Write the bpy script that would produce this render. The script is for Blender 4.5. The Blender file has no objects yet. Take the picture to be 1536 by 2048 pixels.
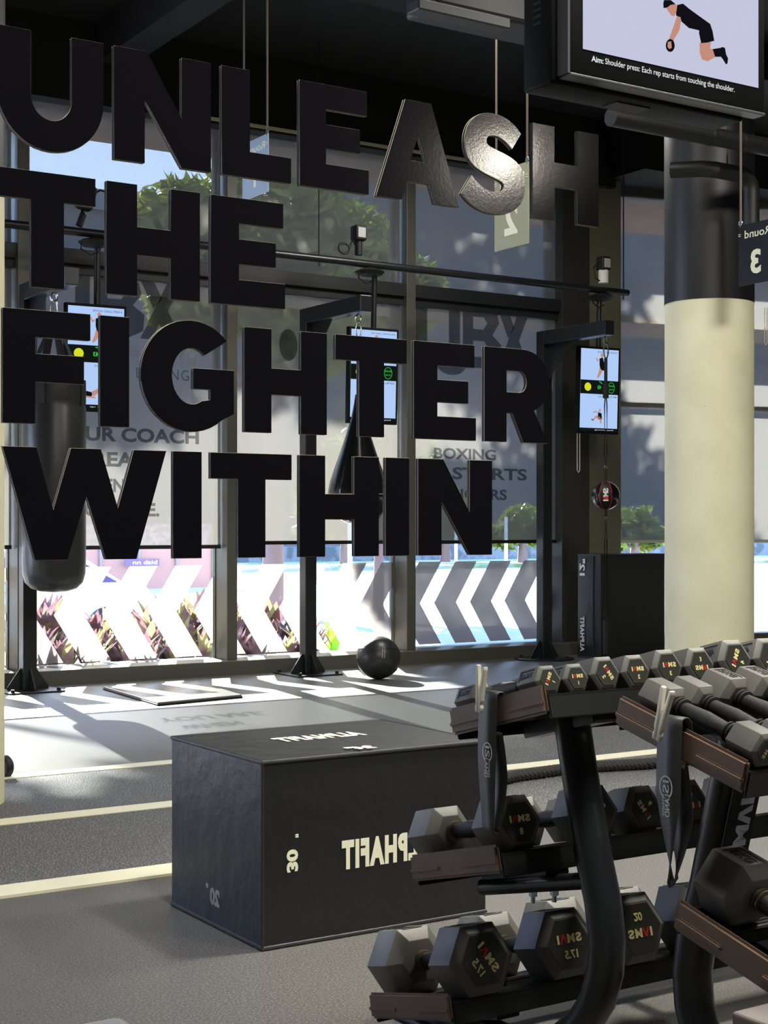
import bpy, bmesh, math, random
from mathutils import Vector as V, Matrix as Mx
R = random.Random(7)
C = bpy.context.scene.collection
rad = math.radians

# ------------------------------------------------------------------ survey of the room (metres, floor = 0)
F, YAW, V0, EYE = 3000.0, rad(32.6), 1055.0, 1.15
S_, C_ = math.sin(YAW), math.cos(YAW)
def ray(px, py):
    r = (px - 768) / F
    return V((S_ + r * C_, C_ - r * S_, (V0 - py) / F))
def at(px, py, y):                      # the point of the sight line on the plane Y = y
    d = ray(px, py); t = y / d.y
    return V((d.x * t, y, EYE + d.z * t))
def atx(px, py, x):
    d = ray(px, py); t = x / d.x
    return V((x, d.y * t, EYE + d.z * t))
def gp(px, py, z=0.0):
    d = ray(px, py); t = (z - EYE) / d.z
    return V((d.x * t, d.y * t, z))

# ------------------------------------------------------------------ materials
def lin(c):
    out = []
    for v in c:
        v = v / 255.0
        out.append(v / 12.92 if v <= 0.04045 else ((v + 0.055) / 1.055) ** 2.4)
    return (*out, 1.0)
MATS = {}
def mat(name, rgb, rough=0.5, metal=0.0, spec=0.5, bump=None, var=None, coat=0.0):
    if name in MATS: return MATS[name]
    m = bpy.data.materials.new(name); m.use_nodes = True
    nt = m.node_tree; b = nt.nodes['Principled BSDF']
    col = lin(rgb)
    b.inputs['Base Color'].default_value = col
    b.inputs['Roughness'].default_value = rough
    b.inputs['Metallic'].default_value = metal
    b.inputs['Specular IOR Level'].default_value = spec
    if coat: b.inputs['Coat Weight'].default_value = coat
    tc = nt.nodes.new('ShaderNodeTexCoord')
    if bump:
        n = nt.nodes.new('ShaderNodeTexNoise'); n.inputs['Scale'].default_value = bump[0]; n.inputs['Detail'].default_value = 4
        bp = nt.nodes.new('ShaderNodeBump'); bp.inputs['Strength'].default_value = bump[1]; bp.inputs['Distance'].default_value = bump[2] if len(bump) > 2 else 0.002
        nt.links.new(tc.outputs['Object'], n.inputs['Vector']); nt.links.new(n.outputs['Fac'], bp.inputs['Height']); nt.links.new(bp.outputs['Normal'], b.inputs['Normal'])
    if var:                              # (scale, second colour, lo, hi)
        n = nt.nodes.new('ShaderNodeTexNoise'); n.inputs['Scale'].default_value = var[0]; n.inputs['Detail'].default_value = 3
        cr = nt.nodes.new('ShaderNodeValToRGB')
        cr.color_ramp.elements[0].color = col; cr.color_ramp.elements[1].color = lin(var[1])
        cr.color_ramp.elements[0].position = var[2]; cr.color_ramp.elements[1].position = var[3]
        nt.links.new(tc.outputs['Object'], n.inputs['Vector']); nt.links.new(n.outputs['Fac'], cr.inputs['Fac']); nt.links.new(cr.outputs['Color'], b.inputs['Base Color'])
    MATS[name] = m
    return m
def emit(name, rgb, strength=1.0):
    if name in MATS: return MATS[name]
    m = bpy.data.materials.new(name); m.use_nodes = True
    nt = m.node_tree; nt.nodes.clear()
    e = nt.nodes.new('ShaderNodeEmission'); e.inputs['Color'].default_value = lin(rgb); e.inputs['Strength'].default_value = strength
    o = nt.nodes.new('ShaderNodeOutputMaterial'); nt.links.new(e.outputs[0], o.inputs['Surface'])
    MATS[name] = m
    return m
def sheer(name, rgb, trans, t_lo, t_hi, grain, see=(1, 1, 1)):      # a woven or filmy sheet: part open, part fabric that lets light through
    m = bpy.data.materials.new(name); m.use_nodes = True
    nt = m.node_tree; nt.nodes.clear(); N = nt.nodes.new; L = nt.links.new
    tc = N('ShaderNodeTexCoord'); n = N('ShaderNodeTexNoise'); n.inputs['Scale'].default_value = grain; n.inputs['Detail'].default_value = 2
    mr = N('ShaderNodeMapRange'); mr.inputs['From Min'].default_value = 0.3; mr.inputs['From Max'].default_value = 0.7
    mr.inputs['To Min'].default_value = t_lo; mr.inputs['To Max'].default_value = t_hi
    d = N('ShaderNodeBsdfDiffuse'); d.inputs['Color'].default_value = lin(rgb)
    t = N('ShaderNodeBsdfTranslucent'); t.inputs['Color'].default_value = (*trans, 1)
    a = N('ShaderNodeAddShader'); tr = N('ShaderNodeBsdfTransparent'); tr.inputs['Color'].default_value = (*see, 1)
    mx = N('ShaderNodeMixShader'); o = N('ShaderNodeOutputMaterial')
    L(tc.outputs['Object'], n.inputs['Vector']); L(n.outputs['Fac'], mr.inputs['Value']); L(mr.outputs['Result'], mx.inputs['Fac'])
    L(d.outputs[0], a.inputs[0]); L(t.outputs[0], a.inputs[1]); L(a.outputs[0], mx.inputs[1]); L(tr.outputs[0], mx.inputs[2]); L(mx.outputs[0], o.inputs['Surface'])
    MATS[name] = m
    return m
def glass(name):
    m = bpy.data.materials.new(name); m.use_nodes = True
    nt = m.node_tree; nt.nodes.clear(); N = nt.nodes.new; L = nt.links.new
    fr = N('ShaderNodeFresnel'); fr.inputs['IOR'].default_value = 1.45
    tr = N('ShaderNodeBsdfTransparent'); tr.inputs['Color'].default_value = (0.93, 0.96, 0.95, 1)
    gl = N('ShaderNodeBsdfGlossy'); gl.inputs['Roughness'].default_value = 0.02
    mx = N('ShaderNodeMixShader'); o = N('ShaderNodeOutputMaterial')
    L(fr.outputs[0], mx.inputs['Fac']); L(tr.outputs[0], mx.inputs[1]); L(gl.outputs[0], mx.inputs[2]); L(mx.outputs[0], o.inputs['Surface'])
    return m

BLACK = mat('black powder coat', (27, 29, 32), 0.34, bump=(300, 0.15, 0.0005))
BLACKM = mat('black matte', (14, 15, 16), 0.6)
STEEL = mat('bright steel', (190, 190, 185), 0.25, 1.0)
ZINC = mat('zinc bolt', (170, 185, 190), 0.3, 1.0)
RUBBER = mat('black hex rubber', (88, 88, 83), 0.5, bump=(420, 0.35, 0.0006), var=(9, (106, 104, 97), 0.35, 0.75))
RUBFACE = mat('smooth black urethane face', (54, 56, 50), 0.42, bump=(200, 0.1, 0.0004))
GRIP = mat('knurled black handle', (40, 40, 39), 0.42, 0.4, bump=(900, 0.9, 0.0008))
COLLAR = mat('worn collar ring', (120, 110, 95), 0.35, 0.9)
VINYL = mat('black vinyl cover', (30, 31, 33), 0.4, bump=(14, 0.35, 0.012))
VINYLG = mat('dark grey vinyl cover', (40, 40, 41), 0.42, bump=(8, 0.3, 0.015))
LEATHER = mat('black bag leather', (40, 41, 41), 0.36, bump=(40, 0.15, 0.004))
GLOSS = mat('glossy black leather', (16, 17, 18), 0.16, bump=(25, 0.08, 0.003), coat=0.4)
CREAMTXT = mat('cream print', (232, 232, 205), 0.6)
YELTXT = mat('pale gold print', (245, 232, 165), 0.5)
REDTXT = mat('red print', (214, 40, 36), 0.5)
BLUTXT = mat('pale blue print', (222, 226, 246), 0.5)
WARMLIT = mat('black end plate with painted warm light', (104, 82, 64), 0.5, bump=(30, 0.15, 0.002))  # matte black plates, the warm light on them put into the base colour
RAIL = mat('dark green grey rail', (26, 29, 27), 0.35, 0.0)
FRAME = mat('dark bronze window frame', (92, 91, 82), 0.45, 0.2)
FRAMEB = mat('charcoal transom', (34, 36, 39), 0.5)
OLIVE = mat('olive grey wall paint', (112, 108, 90), 0.7)
CREAM = mat('cream column paint', (224, 220, 188), 0.6, bump=(6, 0.1, 0.003), var=(3.0, (216, 211, 178), 0.4, 0.65))
CEIL = mat('black ceiling paint', (11, 12, 14), 0.7, bump=(5, 0.2, 0.01))
DUCT = mat('dark grey duct', (27, 28, 28), 0.5, 0.2)
BAND = mat('black latex band', (52, 52, 54), 0.5)
PEGM = mat('white plastic peg', (236, 232, 214), 0.5)
ROPE = mat('black battle rope', (40, 40, 40), 0.8, bump=(120, 0.4, 0.002))
WHITE = mat('white print', (235, 235, 230), 0.6)
LETTER = mat('black letter vinyl', (19, 18, 22), 0.115, spec=0.5, bump=(230, 0.04, 0.0010))
EDGE_GLINT = mat('painted letter edge glint', (225, 215, 190), 0.6)  # thin pale line: light and reflection along the letter edges, put into colour
GLASS = glass('clear window glass')
BLIND = sheer('screen blind fabric', (84, 83, 80), (0.042, 0.040, 0.038), 0.075, 0.165, 230)
PRINT = sheer('blind print', (26, 26, 28), (0.010, 0.010, 0.010), 0.25, 0.40, 230)
PRINTL = sheer('pale blind print', (130, 122, 122), (0.08, 0.075, 0.075), 0.25, 0.40, 260)
FILM = sheer('frosted window film', (112, 100, 100), (0.105, 0.095, 0.09), 0.01, 0.03, 5)

# ------------------------------------------------------------------ mesh helpers
class MB:
    def __init__(s): s.bm = bmesh.new()
    def box(s, x0, x1, y0, y1, z0, z1, bev=0.0, seg=2, rot=None):
        b = bmesh.new()
        bmesh.ops.create_cube(b, size=1)
        for v in b.verts: v.co = V(((x0 + x1) / 2 + v.co.x * (x1 - x0), (y0 + y1) / 2 + v.co.y * (y1 - y0), (z0 + z1) / 2 + v.co.z * (z1 - z0)))
        if bev: bmesh.ops.bevel(b, geom=b.edges[:], offset=bev, segments=seg, affect='EDGES', profile=0.5)
        return s.add(b, rot)
    def add(s, b, M=None):
        if M is not None: b.transform(M)
        me = bpy.data.meshes.new('t'); b.to_mesh(me); b.free(); s.bm.from_mesh(me); bpy.data.meshes.remove(me)
        return s
    def mesh(s, me, M=None):
        b = bmesh.new(); b.from_mesh(me); return s.add(b, M)
    def cyl(s, p, q, r, r2=None, seg=20, caps=True):
        p, q = V(p), V(q); d = q - p
        b = bmesh.new()
        bmesh.ops.create_cone(b, cap_ends=caps, segments=seg, radius1=r, radius2=r if r2 is None else r2, depth=d.length)
        return s.add(b, Mx.Translation((p + q) / 2) @ d.to_track_quat('Z', 'Y').to_matrix().to_4x4())
    def tube(s, pts, r, seg=10, closed=False, sx=1.0, up=V((0, 0, 1))):
        pts = [V(p) for p in pts]; n = len(pts); rings = []
        for i, p in enumerate(pts):
            a = pts[(i - 1) % n] if (closed or i > 0) else p
            c = pts[(i + 1) % n] if (closed or i < n - 1) else p
            d = (c - a).normalized()
            u = d.cross(up)
            if u.length < 1e-4: u = d.cross(V((0, 1, 0)))
            u.normalize(); w = u.cross(d).normalized()
            rings.append([s.bm.verts.new(p + u * (math.cos(2 * math.pi * k / seg) * r * sx) + w * (math.sin(2 * math.pi * k / seg) * r)) for k in range(seg)])
        for i in range(n if closed else n - 1):
            A, B = rings[i], rings[(i + 1) % n]
            for k in range(seg): s.bm.faces.new((A[k], A[(k + 1) % seg], B[(k + 1) % seg], B[k]))
        if not closed:
            s.bm.faces.new(rings[0][::-1]); s.bm.faces.new(rings[-1])
        return s
    def lathe(s, prof, seg=36, M=None):          # [(r, z)] about local Z
        b = bmesh.new(); rings = []
        for r, z in prof:
            rings.append([b.verts.new((math.cos(2 * math.pi * k / seg) * max(r, 1e-4), math.sin(2 * math.pi * k / seg) * max(r, 1e-4), z)) for k in range(seg)])
        for i in range(len(rings) - 1):
            for k in range(seg): b.faces.new((rings[i][k], rings[i][(k + 1) % seg], rings[i + 1][(k + 1) % seg], rings[i + 1][k]))
        b.faces.new(rings[0][::-1]); b.faces.new(rings[-1])
        bmesh.ops.recalc_face_normals(b, faces=b.faces[:])
        return s.add(b, M)
    def prism(s, pts, depth, M=None, bev=0.0):    # polygon in local XY, extruded along +Z by depth
        b = bmesh.new(); vs = [b.verts.new((p[0], p[1], 0)) for p in pts]
        f = b.faces.new(vs)
        if depth:
            g = bmesh.ops.extrude_face_region(b, geom=[f])
            for v in g['geom']:
                if isinstance(v, bmesh.types.BMVert): v.co.z += depth
            bmesh.ops.recalc_face_normals(b, faces=b.faces[:])
        if bev: bmesh.ops.bevel(b, geom=b.edges[:], offset=bev, segments=2, affect='EDGES', profile=0.5)
        return s.add(b, M)
    def poly(s, pts):
        s.bm.faces.new([s.bm.verts.new(V(p)) for p in pts]); return s
    def build(s, name, m, parent=None, smooth=False, ang=35):
        me = bpy.data.meshes.new(name); s.bm.to_mesh(me); s.bm.free()
        return link(name, me, m, parent, smooth, ang)
def link(name, me, m, parent=None, smooth=False, ang=35):
    me.materials.clear(); me.materials.append(m)
    if not smooth: me.polygons.foreach_set('use_smooth', [False] * len(me.polygons))
    if smooth:
        me.polygons.foreach_set('use_smooth', [True] * len(me.polygons))
        try: me.set_sharp_from_angle(angle=rad(ang))
        except Exception: pass
    o = bpy.data.objects.new(name, me); C.objects.link(o)
    if parent is not None: o.parent = parent
    return o
def tag(o, label=None, cat=None, group=None, kind=None):
    if label: o['label'] = label
    if cat: o['category'] = cat
    if group: o['group'] = group
    if kind: o['kind'] = kind
    return o
def thing(name, loc, label, cat, group=None, rot=(0, 0, 0), kind=None):
    o = bpy.data.objects.new(name, None); C.objects.link(o); o.empty_display_size = 0.1
    o.location = loc; o.rotation_euler = rot
    return tag(o, label, cat, group, kind)
def struct(o, label=None): o['kind'] = 'structure'; return o
def copy_tree(o, parent=None):
    c = o.copy(); C.objects.link(c)
    if parent is not None: c.parent = parent
    for ch in list(o.children): copy_tree(ch, c)
    return c

def curve_mesh(loops, extrude=0.0, offset=0.0):
    cu = bpy.data.curves.new('c', 'CURVE'); cu.dimensions = '2D'; cu.fill_mode = 'BOTH'; cu.extrude = extrude; cu.offset = offset
    for lp in loops:
        sp = cu.splines.new('POLY'); sp.points.add(len(lp) - 1); sp.use_cyclic_u = True
        for p, q in zip(sp.points, lp): p.co = (q[0], q[1], 0, 1)
    return _conv(cu)
def _conv(cu):
    o = bpy.data.objects.new('c', cu); C.objects.link(o)
    dg = bpy.context.evaluated_depsgraph_get(); dg.update()
    me = bpy.data.meshes.new_from_object(o.evaluated_get(dg), depsgraph=dg)
    bpy.data.objects.remove(o); bpy.data.curves.remove(cu)
    return me
def text_mesh(st, h, w=None, bold=0.0, extrude=0.0004, mirror=False, space=1.0):   # centred on its own box, h = height of the writing
    cu = bpy.data.curves.new('t', 'FONT'); cu.body = st; cu.size = 1.0; cu.offset = bold; cu.extrude = 0.0; cu.space_character = space; cu.resolution_u = 3; cu.align_x = 'LEFT'
    me = _conv(cu)
    xs = [v.co.x for v in me.vertices]; ys = [v.co.y for v in me.vertices]
    x0, x1, y0, y1 = min(xs), max(xs), min(ys), max(ys)
    sy = h / (y1 - y0); sx = sy if w is None else w / (x1 - x0)
    b = bmesh.new(); b.from_mesh(me); bpy.data.meshes.remove(me)
    for v in b.verts: v.co = V(((v.co.x - (x0 + x1) / 2) * sx * (-1 if mirror else 1), (v.co.y - (y0 + y1) / 2) * sy, 0))
    if extrude:
        g = bmesh.ops.extrude_face_region(b, geom=b.faces[:])
        for v in g['geom']:
            if isinstance(v, bmesh.types.BMVert): v.co.z += extrude
    bmesh.ops.recalc_face_normals(b, faces=b.faces[:])
    me = bpy.data.meshes.new('text'); b.to_mesh(me); b.free()
    return me
def basis(o, x, y):                       # local x -> x, y -> y, z -> out of the surface
    x, y = V(x).normalized(), V(y).normalized(); z = x.cross(y)
    return Mx((( x.x, y.x, z.x, o[0]), (x.y, y.y, z.y, o[1]), (x.z, y.z, z.z, o[2]), (0, 0, 0, 1)))
def write(name, st, M, h, m, parent, w=None, bold=0.02, mirror=False, turn=0.0, extrude=0.0004, space=1.0):
    me = text_mesh(st, h, w, bold, extrude, mirror, space); me.transform(M @ Mx.Rotation(turn, 4, 'Z'))
    return link(name, me, m, parent)
def stencil(loops, M, m, name, parent, depth=0.0004):
    me = curve_mesh(loops, depth / 2); me.transform(M @ Mx.Translation((0, 0, depth / 2))); return link(name, me, m, parent)

MIR = 2.124                                # the wall plane that carries the big letters
# ================================================================== SETTING
floor_m = mat('grey rubber floor', (78, 77, 75), 0.42, bump=(260, 0.4, 0.0012), var=(170, (112, 111, 109), 0.45, 0.68), spec=0.3)
MB().box(-4, 16, -5.5, 10.52, -0.1, 0.0).build('floor', floor_m)['kind'] = 'structure'
turf_m = mat('speckled turf', (58, 58, 60), 0.5, bump=(150, 1.0, 0.006), var=(150, (190, 190, 184), 0.5, 0.75))
turf = struct(MB().box(-4, 16, 4.62, 6.72, 0.0, 0.006).build('floor_turf', turf_m))
line_m = mat('cream floor line', (226, 222, 196), 0.7, bump=(150, 0.5, 0.002))
for yc, w in ((6.72, 0.11), (5.70, 0.12), (4.62, 0.14)):
    MB().box(-4, 16, yc - w / 2, yc + w / 2, 0.0, 0.009).build('floor_line', line_m, turf)
struct(MB().box(-4, 16, -5.5, 10.9, 4.9, 5.0).build('ceiling', CEIL))
struct(MB().box(-4, 9.3, 10.55, 10.9, 4.295, 4.95).box(9.25, 13.5, 10.1, 10.9, 4.38, 4.95).build('wall_bulkhead', CEIL))
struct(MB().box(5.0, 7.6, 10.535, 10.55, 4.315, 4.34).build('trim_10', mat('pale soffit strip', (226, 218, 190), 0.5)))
WALLD = mat('charcoal side wall', (62, 62, 60), 0.8)
struct(MB().box(-4.1, -4.0, -5.5, 10.9, 0, 5).build('wall_left', WALLD))
struct(MB().box(13.6, 13.7, -5.5, 10.2, 0, 5).build('wall_right', WALLD))
struct(MB().box(-4, 13.6, -5.6, -5.5, 0, 5).build('wall_back', WALLD))
# kerb, mullions, transom of the long window
struct(MB().box(-4, 9.3, 10.5, 10.95, 0.0, 0.108, 0.006).box(-4, 9.3, 10.49, 10.5, 0.0, 0.05).build('trim_1', FRAME))
mull = [1.97, 3.67, 5.36, 7.055, 8.86]
for i, x in enumerate(mull):
    w = 0.045 if i < 4 else 0.16
    m = MB().box(x - w, x + w, 10.6, 10.88, 0.108, 4.4, 0.004).box(x - w - 0.008, x - w, 10.8, 10.86, 0.108, 4.4)
    struct(m.build('trim_%d' % (i + 2), FRAME if i < 4 else mat('dark olive mullion', (50, 50, 44), 0.6)))
struct(MB().box(-4, 8.7, 10.62, 10.88, 3.11, 3.22, 0.004).box(-4, 8.7, 10.66, 10.88, 3.04, 3.11, 0.004).build('trim_8', FRAMEB))
struct(MB().box(9.02, 9.42, 10.62, 10.9, 0, 4.4).build('wall_pier', OLIVE))
# angled window on the other side of the pier
aO = V((9.42, 10.9)); aD = V((0.98, -0.2)).normalized()
angM = Mx.Translation((aO.x, aO.y, 0)) @ Mx.Rotation(math.atan2(aD.y, aD.x), 4, 'Z')
tr = MB().box(0, 4.2, -0.1, 0.1, 0, 0.11, rot=angM).box(0, 4.2, -0.03, 0.08, 2.3, 2.36, rot=angM).box(0, 4.2, -0.04, 0.08, 4.3, 4.45, rot=angM)
for x in (0.0, 1.35, 2.7, 4.1): tr.box(x - 0.03, x + 0.03, -0.05, 0.08, 0.1, 4.4, rot=angM)
struct(tr.build('trim_9', FRAME))
struct(MB().box(0, 4.2, 0.05, 0.056, 0.1, 4.4, rot=angM).build('window_4', GLASS))
# panes with their film chevrons
def chevron(x, zc=0.49, hh=0.36, w=0.235, lean=0.225):
    return [(x, zc), (x + lean, zc + hh), (x + lean + w, zc + hh), (x + w, zc), (x + lean + w, zc - hh), (x + lean, zc - hh)]
def clip(poly, x0, x1):
    for side, X in ((1, x0), (-1, x1)):
        out = []
        for i, p in enumerate(poly):
            q = poly[(i + 1) % len(poly)]
            ip, iq = side * (p[0] - X) >= 0, side * (q[0] - X) >= 0
            if ip: out.append(p)
            if ip != iq:
                t = (X - p[0]) / (q[0] - p[0]); out.append((X, p[1] + t * (q[1] - p[1])))
        poly = out
        if len(poly) < 3: return None
    return poly
for i in range(4):
    x0, x1 = mull[i] + 0.045, mull[i + 1] - (0.045 if i < 3 else 0.16)
    win = struct(MB().box(x0, x1, 10.83, 10.836, 0.108, 4.4).build('window_%d' % i if i else 'window_5', GLASS))
    k = 0
    while True:
        xx = mull[0] - 0.30 + 0.385 * k; k += 1
        if xx > x1: break
        # the film pieces are pointed both ways at mid height: upper and lower half
        zc, hh, w, ln = 0.49, 0.36, 0.235, 0.225
        for s in (1, -1):
            pl = clip([(xx, zc), (xx + ln, zc + s * hh), (xx + ln + w, zc + s * hh), (xx + w, zc)], x0, x1)
            if pl:
                mb = MB().poly([(p[0], 10.827, p[1]) for p in pl]); mb.build('film_chevron', FILM, win)
# blinds
def blind(name, label, x0, x1, zb, y=10.70, M=None, group='roller screen blinds'):
    t = thing(name, (0, 0, 0), label, 'blind', group)
    g = MB(); T_ = M or Mx.Identity(4)
    g.poly([T_ @ V(q) for q in ((x0, y, zb), (x1, y, zb), (x1, y, 4.4), (x0, y, 4.4))])
    g.build('fabric', BLIND, t)
    MB().box(x0, x1, y - 0.012, y + 0.012, zb - 0.028, zb + 0.002, 0.003, rot=M).build('bottom_bar', BLACKM, t)
    return t
b0 = blind('roller_blind', 'grey screen blind beyond the left end of the rail, only a sliver showing', 2.02, 3.61, 1.02)
b1 = blind('roller_blind', 'grey screen blind printed with coach wording behind the heavy bag', 3.725, 5.305, 1.012)
b2 = blind('roller_blind', 'plain grey screen blind behind the teardrop bag', 5.415, 7.0, 1.04)
b3 = blind('roller_blind', 'grey screen blind with a large dark logo beside the wall pier', 7.11, 9.16, 1.036)
b4 = blind('roller_blind', 'grey screen blind behind the cream column', 0.05, 1.33, 1.03, y=-0.06, M=angM)
b5 = blind('roller_blind', 'grey screen blind at the right edge beyond the cream column', 1.38, 2.67, 1.03, y=-0.06, M=angM)
for b_ in (b4, b5):
    for ch in b_.children:
        if ch.name.startswith('bottom_bar'): ch.data.materials[0] = mat('cream bar', (206, 204, 176), 0.5)
def wblind(par, st, px0, px1, py0, py1, m=None, bold=0.03, space=1.0):     # words on the fabric, between two sight lines
    a, b = at(px0, (py0 + py1) / 2, 10.695), at(px1, (py0 + py1) / 2, 10.695)
    zt, zb = at((px0 + px1) / 2, py0, 10.695).z, at((px0 + px1) / 2, py1, 10.695).z
    write('print', st, basis(((a.x + b.x) / 2, 10.696, (zt + zb) / 2), (1, 0, 0), (0, 0, 1)), zt - zb, m or PRINT, par, w=b.x - a.x, bold=bold, extrude=0.0, space=space)
def ubx(par, px0, px1, py0, py1):
    x0, x1 = at(px0, py0, 10.695).x, at(px1, py0, 10.695).x
    zt, zb = at((px0 + px1) / 2, py0, 10.695).z, at((px0 + px1) / 2, py1, 10.695).z
    W, H = x1 - x0, zt - zb
    U = [(0, 1), (0.095, 1), (0.095, 0.35), (0.13, 0.23), (0.2, 0.2), (0.26, 0.23), (0.28, 0.33), (0.28, 1), (0.375, 1), (0.375, 0.3), (0.33, 0.07), (0.2, 0), (0.06, 0.06), (0, 0.3)]
    B = [(0.40, 1), (0.60, 1), (0.70, 0.93), (0.72, 0.75), (0.66, 0.55), (0.74, 0.4), (0.73, 0.13), (0.63, 0.0), (0.40, 0)]
    Bh1 = [(0.49, 0.83), (0.58, 0.83), (0.615, 0.74), (0.58, 0.63), (0.49, 0.63)]
    Bh2 = [(0.49, 0.44), (0.59, 0.44), (0.625, 0.31), (0.59, 0.18), (0.49, 0.18)]
    X1 = [(0.71, 1), (0.80, 1), (0.86, 0.70), (0.80, 0.52)]
    X2 = [(0.90, 1), (1.0, 1), (0.90, 0.50), (1.0, 0), (0.89, 0), (0.84, 0.27), (0.79, 0), (0.71, 0), (0.80, 0.48)]
    for loops in ([U], [B, Bh1, Bh2], [X1], [X2]):
        stencil([[(p[0] * W, p[1] * H) for p in lp] for lp in loops], basis((x0, 10.697, zb), (1, 0, 0), (0, 0, 1)), PRINT, 'print', par, 0.0)
ubx(b1, 62, 365, 552, 672); ubx(b3, 832, 1060, 612, 735)
wblind(b3, 'TM', 1064, 1078, 632, 638)
wblind(b1, 'STRENGTH', 228, 392, 702, 724, PRINTL, 0.0, 1.15)
wblind(b1, '& BOXING', 244, 378, 737, 758, None, -0.008, 1.15)
wblind(b1, 'YOUR COACH', 100, 398, 855, 884, None, 0.035)
wblind(b1, 'IS', 140, 172, 905, 934, None, 0.035); wblind(b1, 'READY', 186, 330, 905, 934, None, 0.035); wblind(b1, 'WHEN', 150, 249, 957, 984, None, 0.035); wblind(b1, 'YOU ARE.', 140, 319, 1005, 1033, None, 0.035)
wblind(b3, 'BOXING', 868, 992, 897, 919, None, 0.03); wblind(b3, 'STARTS', 905, 1054, 936, 960, None, 0.03); wblind(b3, 'HOURS', 905, 1014, 978, 1000, None, 0.03)
# dark discs printed on the plain blind and on the logo blind
def disc(par, px, py, rx, rz, m):
    c = at(px, py, 10.697); k = 0.004
    stencil([[(math.cos(a * 0.2618) * rx, math.sin(a * 0.2618) * rz) for a in range(24)]], basis(c, (1, 0, 0), (0, 0, 1)), m, 'print', par, 0.0)
disc(b2, 577, 690, 0.085, 0.13, PRINT); disc(b3, 903, 727, 0.16, 0.10, PRINT)
# bead chains
def chain(label, x, y, z0, z1):
    o = MB().tube([(x - 0.015, y, z1), (x - 0.015, y, z0 + 0.02), (x, y, z0), (x + 0.015, y, z0 + 0.02), (x + 0.015, y, z1)], 0.004, 6).build('blind_cord', CREAMTXT)
    tag(o, label, 'cord')
p = at(1157, 945, 10.4); chain('white looped blind cord hanging below the screen on the pier', p.x, 10.4, p.z, 2.6)
p = at(1530, 690, 8.9); chain('cream looped blind cord at the right edge below the number three sign', p.x + 0.01, 8.9, p.z, 3.0)

# columns
def column(x, y, r, zsplit):
    c = struct(MB().lathe([(r, 0), (r, zsplit)], 56).build('column', CREAM, None, True)); c.location = (x, y, 0)
    MB().lathe([(r + 0.003, zsplit - 0.01), (r + 0.003, 5)], 56).build('column_top', mat('black column paint', (22, 23, 26), 0.45), c, True)
    return c
cc = column(6.72, 6.76, 0.272, 2.545)
for k in range(26):
    a = math.atan2(-6.76, -6.72) + R.uniform(-0.9, 0.9); z = R.choice([R.uniform(0.15, 0.6), R.uniform(0.15, 0.45), R.uniform(0.4, 1.9)]); w_ = R.uniform(0.006, 0.028); h_ = R.uniform(0.002, 0.007)
    mb = MB(); rr_ = 0.2724
    mb.poly([(rr_ * math.cos(a), rr_ * math.sin(a), z), (rr_ * math.cos(a + w_), rr_ * math.sin(a + w_), z + h_ * 0.4), (rr_ * math.cos(a + w_ * 1.4), rr_ * math.sin(a + w_ * 1.4), z + h_), (rr_ * math.cos(a + w_ * 0.4), rr_ * math.sin(a + w_ * 0.4), z + h_ * 0.8)])
    mb.build('scuff_mark', mat('grey scuff', (120, 112, 92), 0.8), cc)
pc = gp(8, 1604); column(pc.x - 0.2445, pc.y + 0.082, 0.26, 2.55)

# ================================================================== OUTSIDE
pave = mat('pale footpath', (150, 152, 156), 0.9, bump=(30, 0.3, 0.004))
struct(MB().box(-30, 60, 10.95, 17.6, -0.2, -0.1).build('footpath', pave))
road_m = mat('pale concrete road', (160, 158, 152), 0.9)
struct(MB().box(-60, 130, 17.6, 52, -0.75, -0.6).build('road', road_m))
verge = struct(MB().box(-90, 230, 52, 110, -0.75, -0.45).build('verge', mat('verge grass', (96, 120, 66), 0.95, var=(0.6, (150, 150, 140), 0.4, 0.6))))
soil = struct(MB().box(3.0, 7.0, 11.0, 13.2, -0.1, -0.02).build('garden_bed', mat('mulch soil', (70, 48, 48), 0.95, bump=(25, 1.0, 0.03))))
struct(MB().box(-4, 9.3, 10.9, 11.95, 4.4, 4.6).build('outside_soffit', mat('brown soffit paint', (150, 118, 100), 0.8)))
struct(MB().box(-4, 9.3, 10.92, 11.85, 3.13, 3.2).build('outside_ledge', mat('brown ledge paint', (128, 106, 92), 0.8)))
struct(MB().box(0, 4.2, 0.1, 1.9, 4.4, 4.6, rot=angM).build('outside_soffit', MATS['brown soffit paint']))
struct(MB().box(0, 4.2, 0.12, 1.05, 3.13, 3.2, rot=angM).build('outside_ledge', MATS['brown ledge paint']))
bld = thing('building', (50, 110, -0.6), 'long dark grey building across the road', 'building')
zt_ = at(250, 395, 110).z + 0.6; xw = at(800, 400, 110).x - 50
wl = MB().box(-140, 200, 0, 14, 0, zt_).build('wall', mat('grey building wall', (76, 78, 83), 0.9, var=(0.06, (92, 93, 97), 0.4, 0.6)), bld)
MB().box(-140, 200, -0.5, 0, zt_ - 1.3, zt_ + 0.3).build('parapet', mat('grey parapet', (100, 104, 108), 0.9), bld)
MB().box(xw, 200, -0.8, 13, 0, zt_ + 7).build('tall_wing', MATS['grey building wall'], bld)
wg = MB()
for k in range(14): wg.box(-130 + k * 11, -124 + k * 11, -0.12, 0, 8.2, 13)
wg.build('window_band', mat('dark far glazing', (52, 56, 62), 0.3), bld)
struct(MB().box(-70, 170, 61, 61.4, -0.6, 0.25).build('garden_wall', mat('grey garden wall', (120, 122, 128), 0.9, var=(1.5, (90, 92, 96), 0.45, 0.55))))
fen = thing('site_fence', (0, 0, 0), 'reddish boundary fence across the road behind the car', 'fence')
f0, f1 = at(120, 1100, 40), at(425, 1100, 40)
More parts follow.
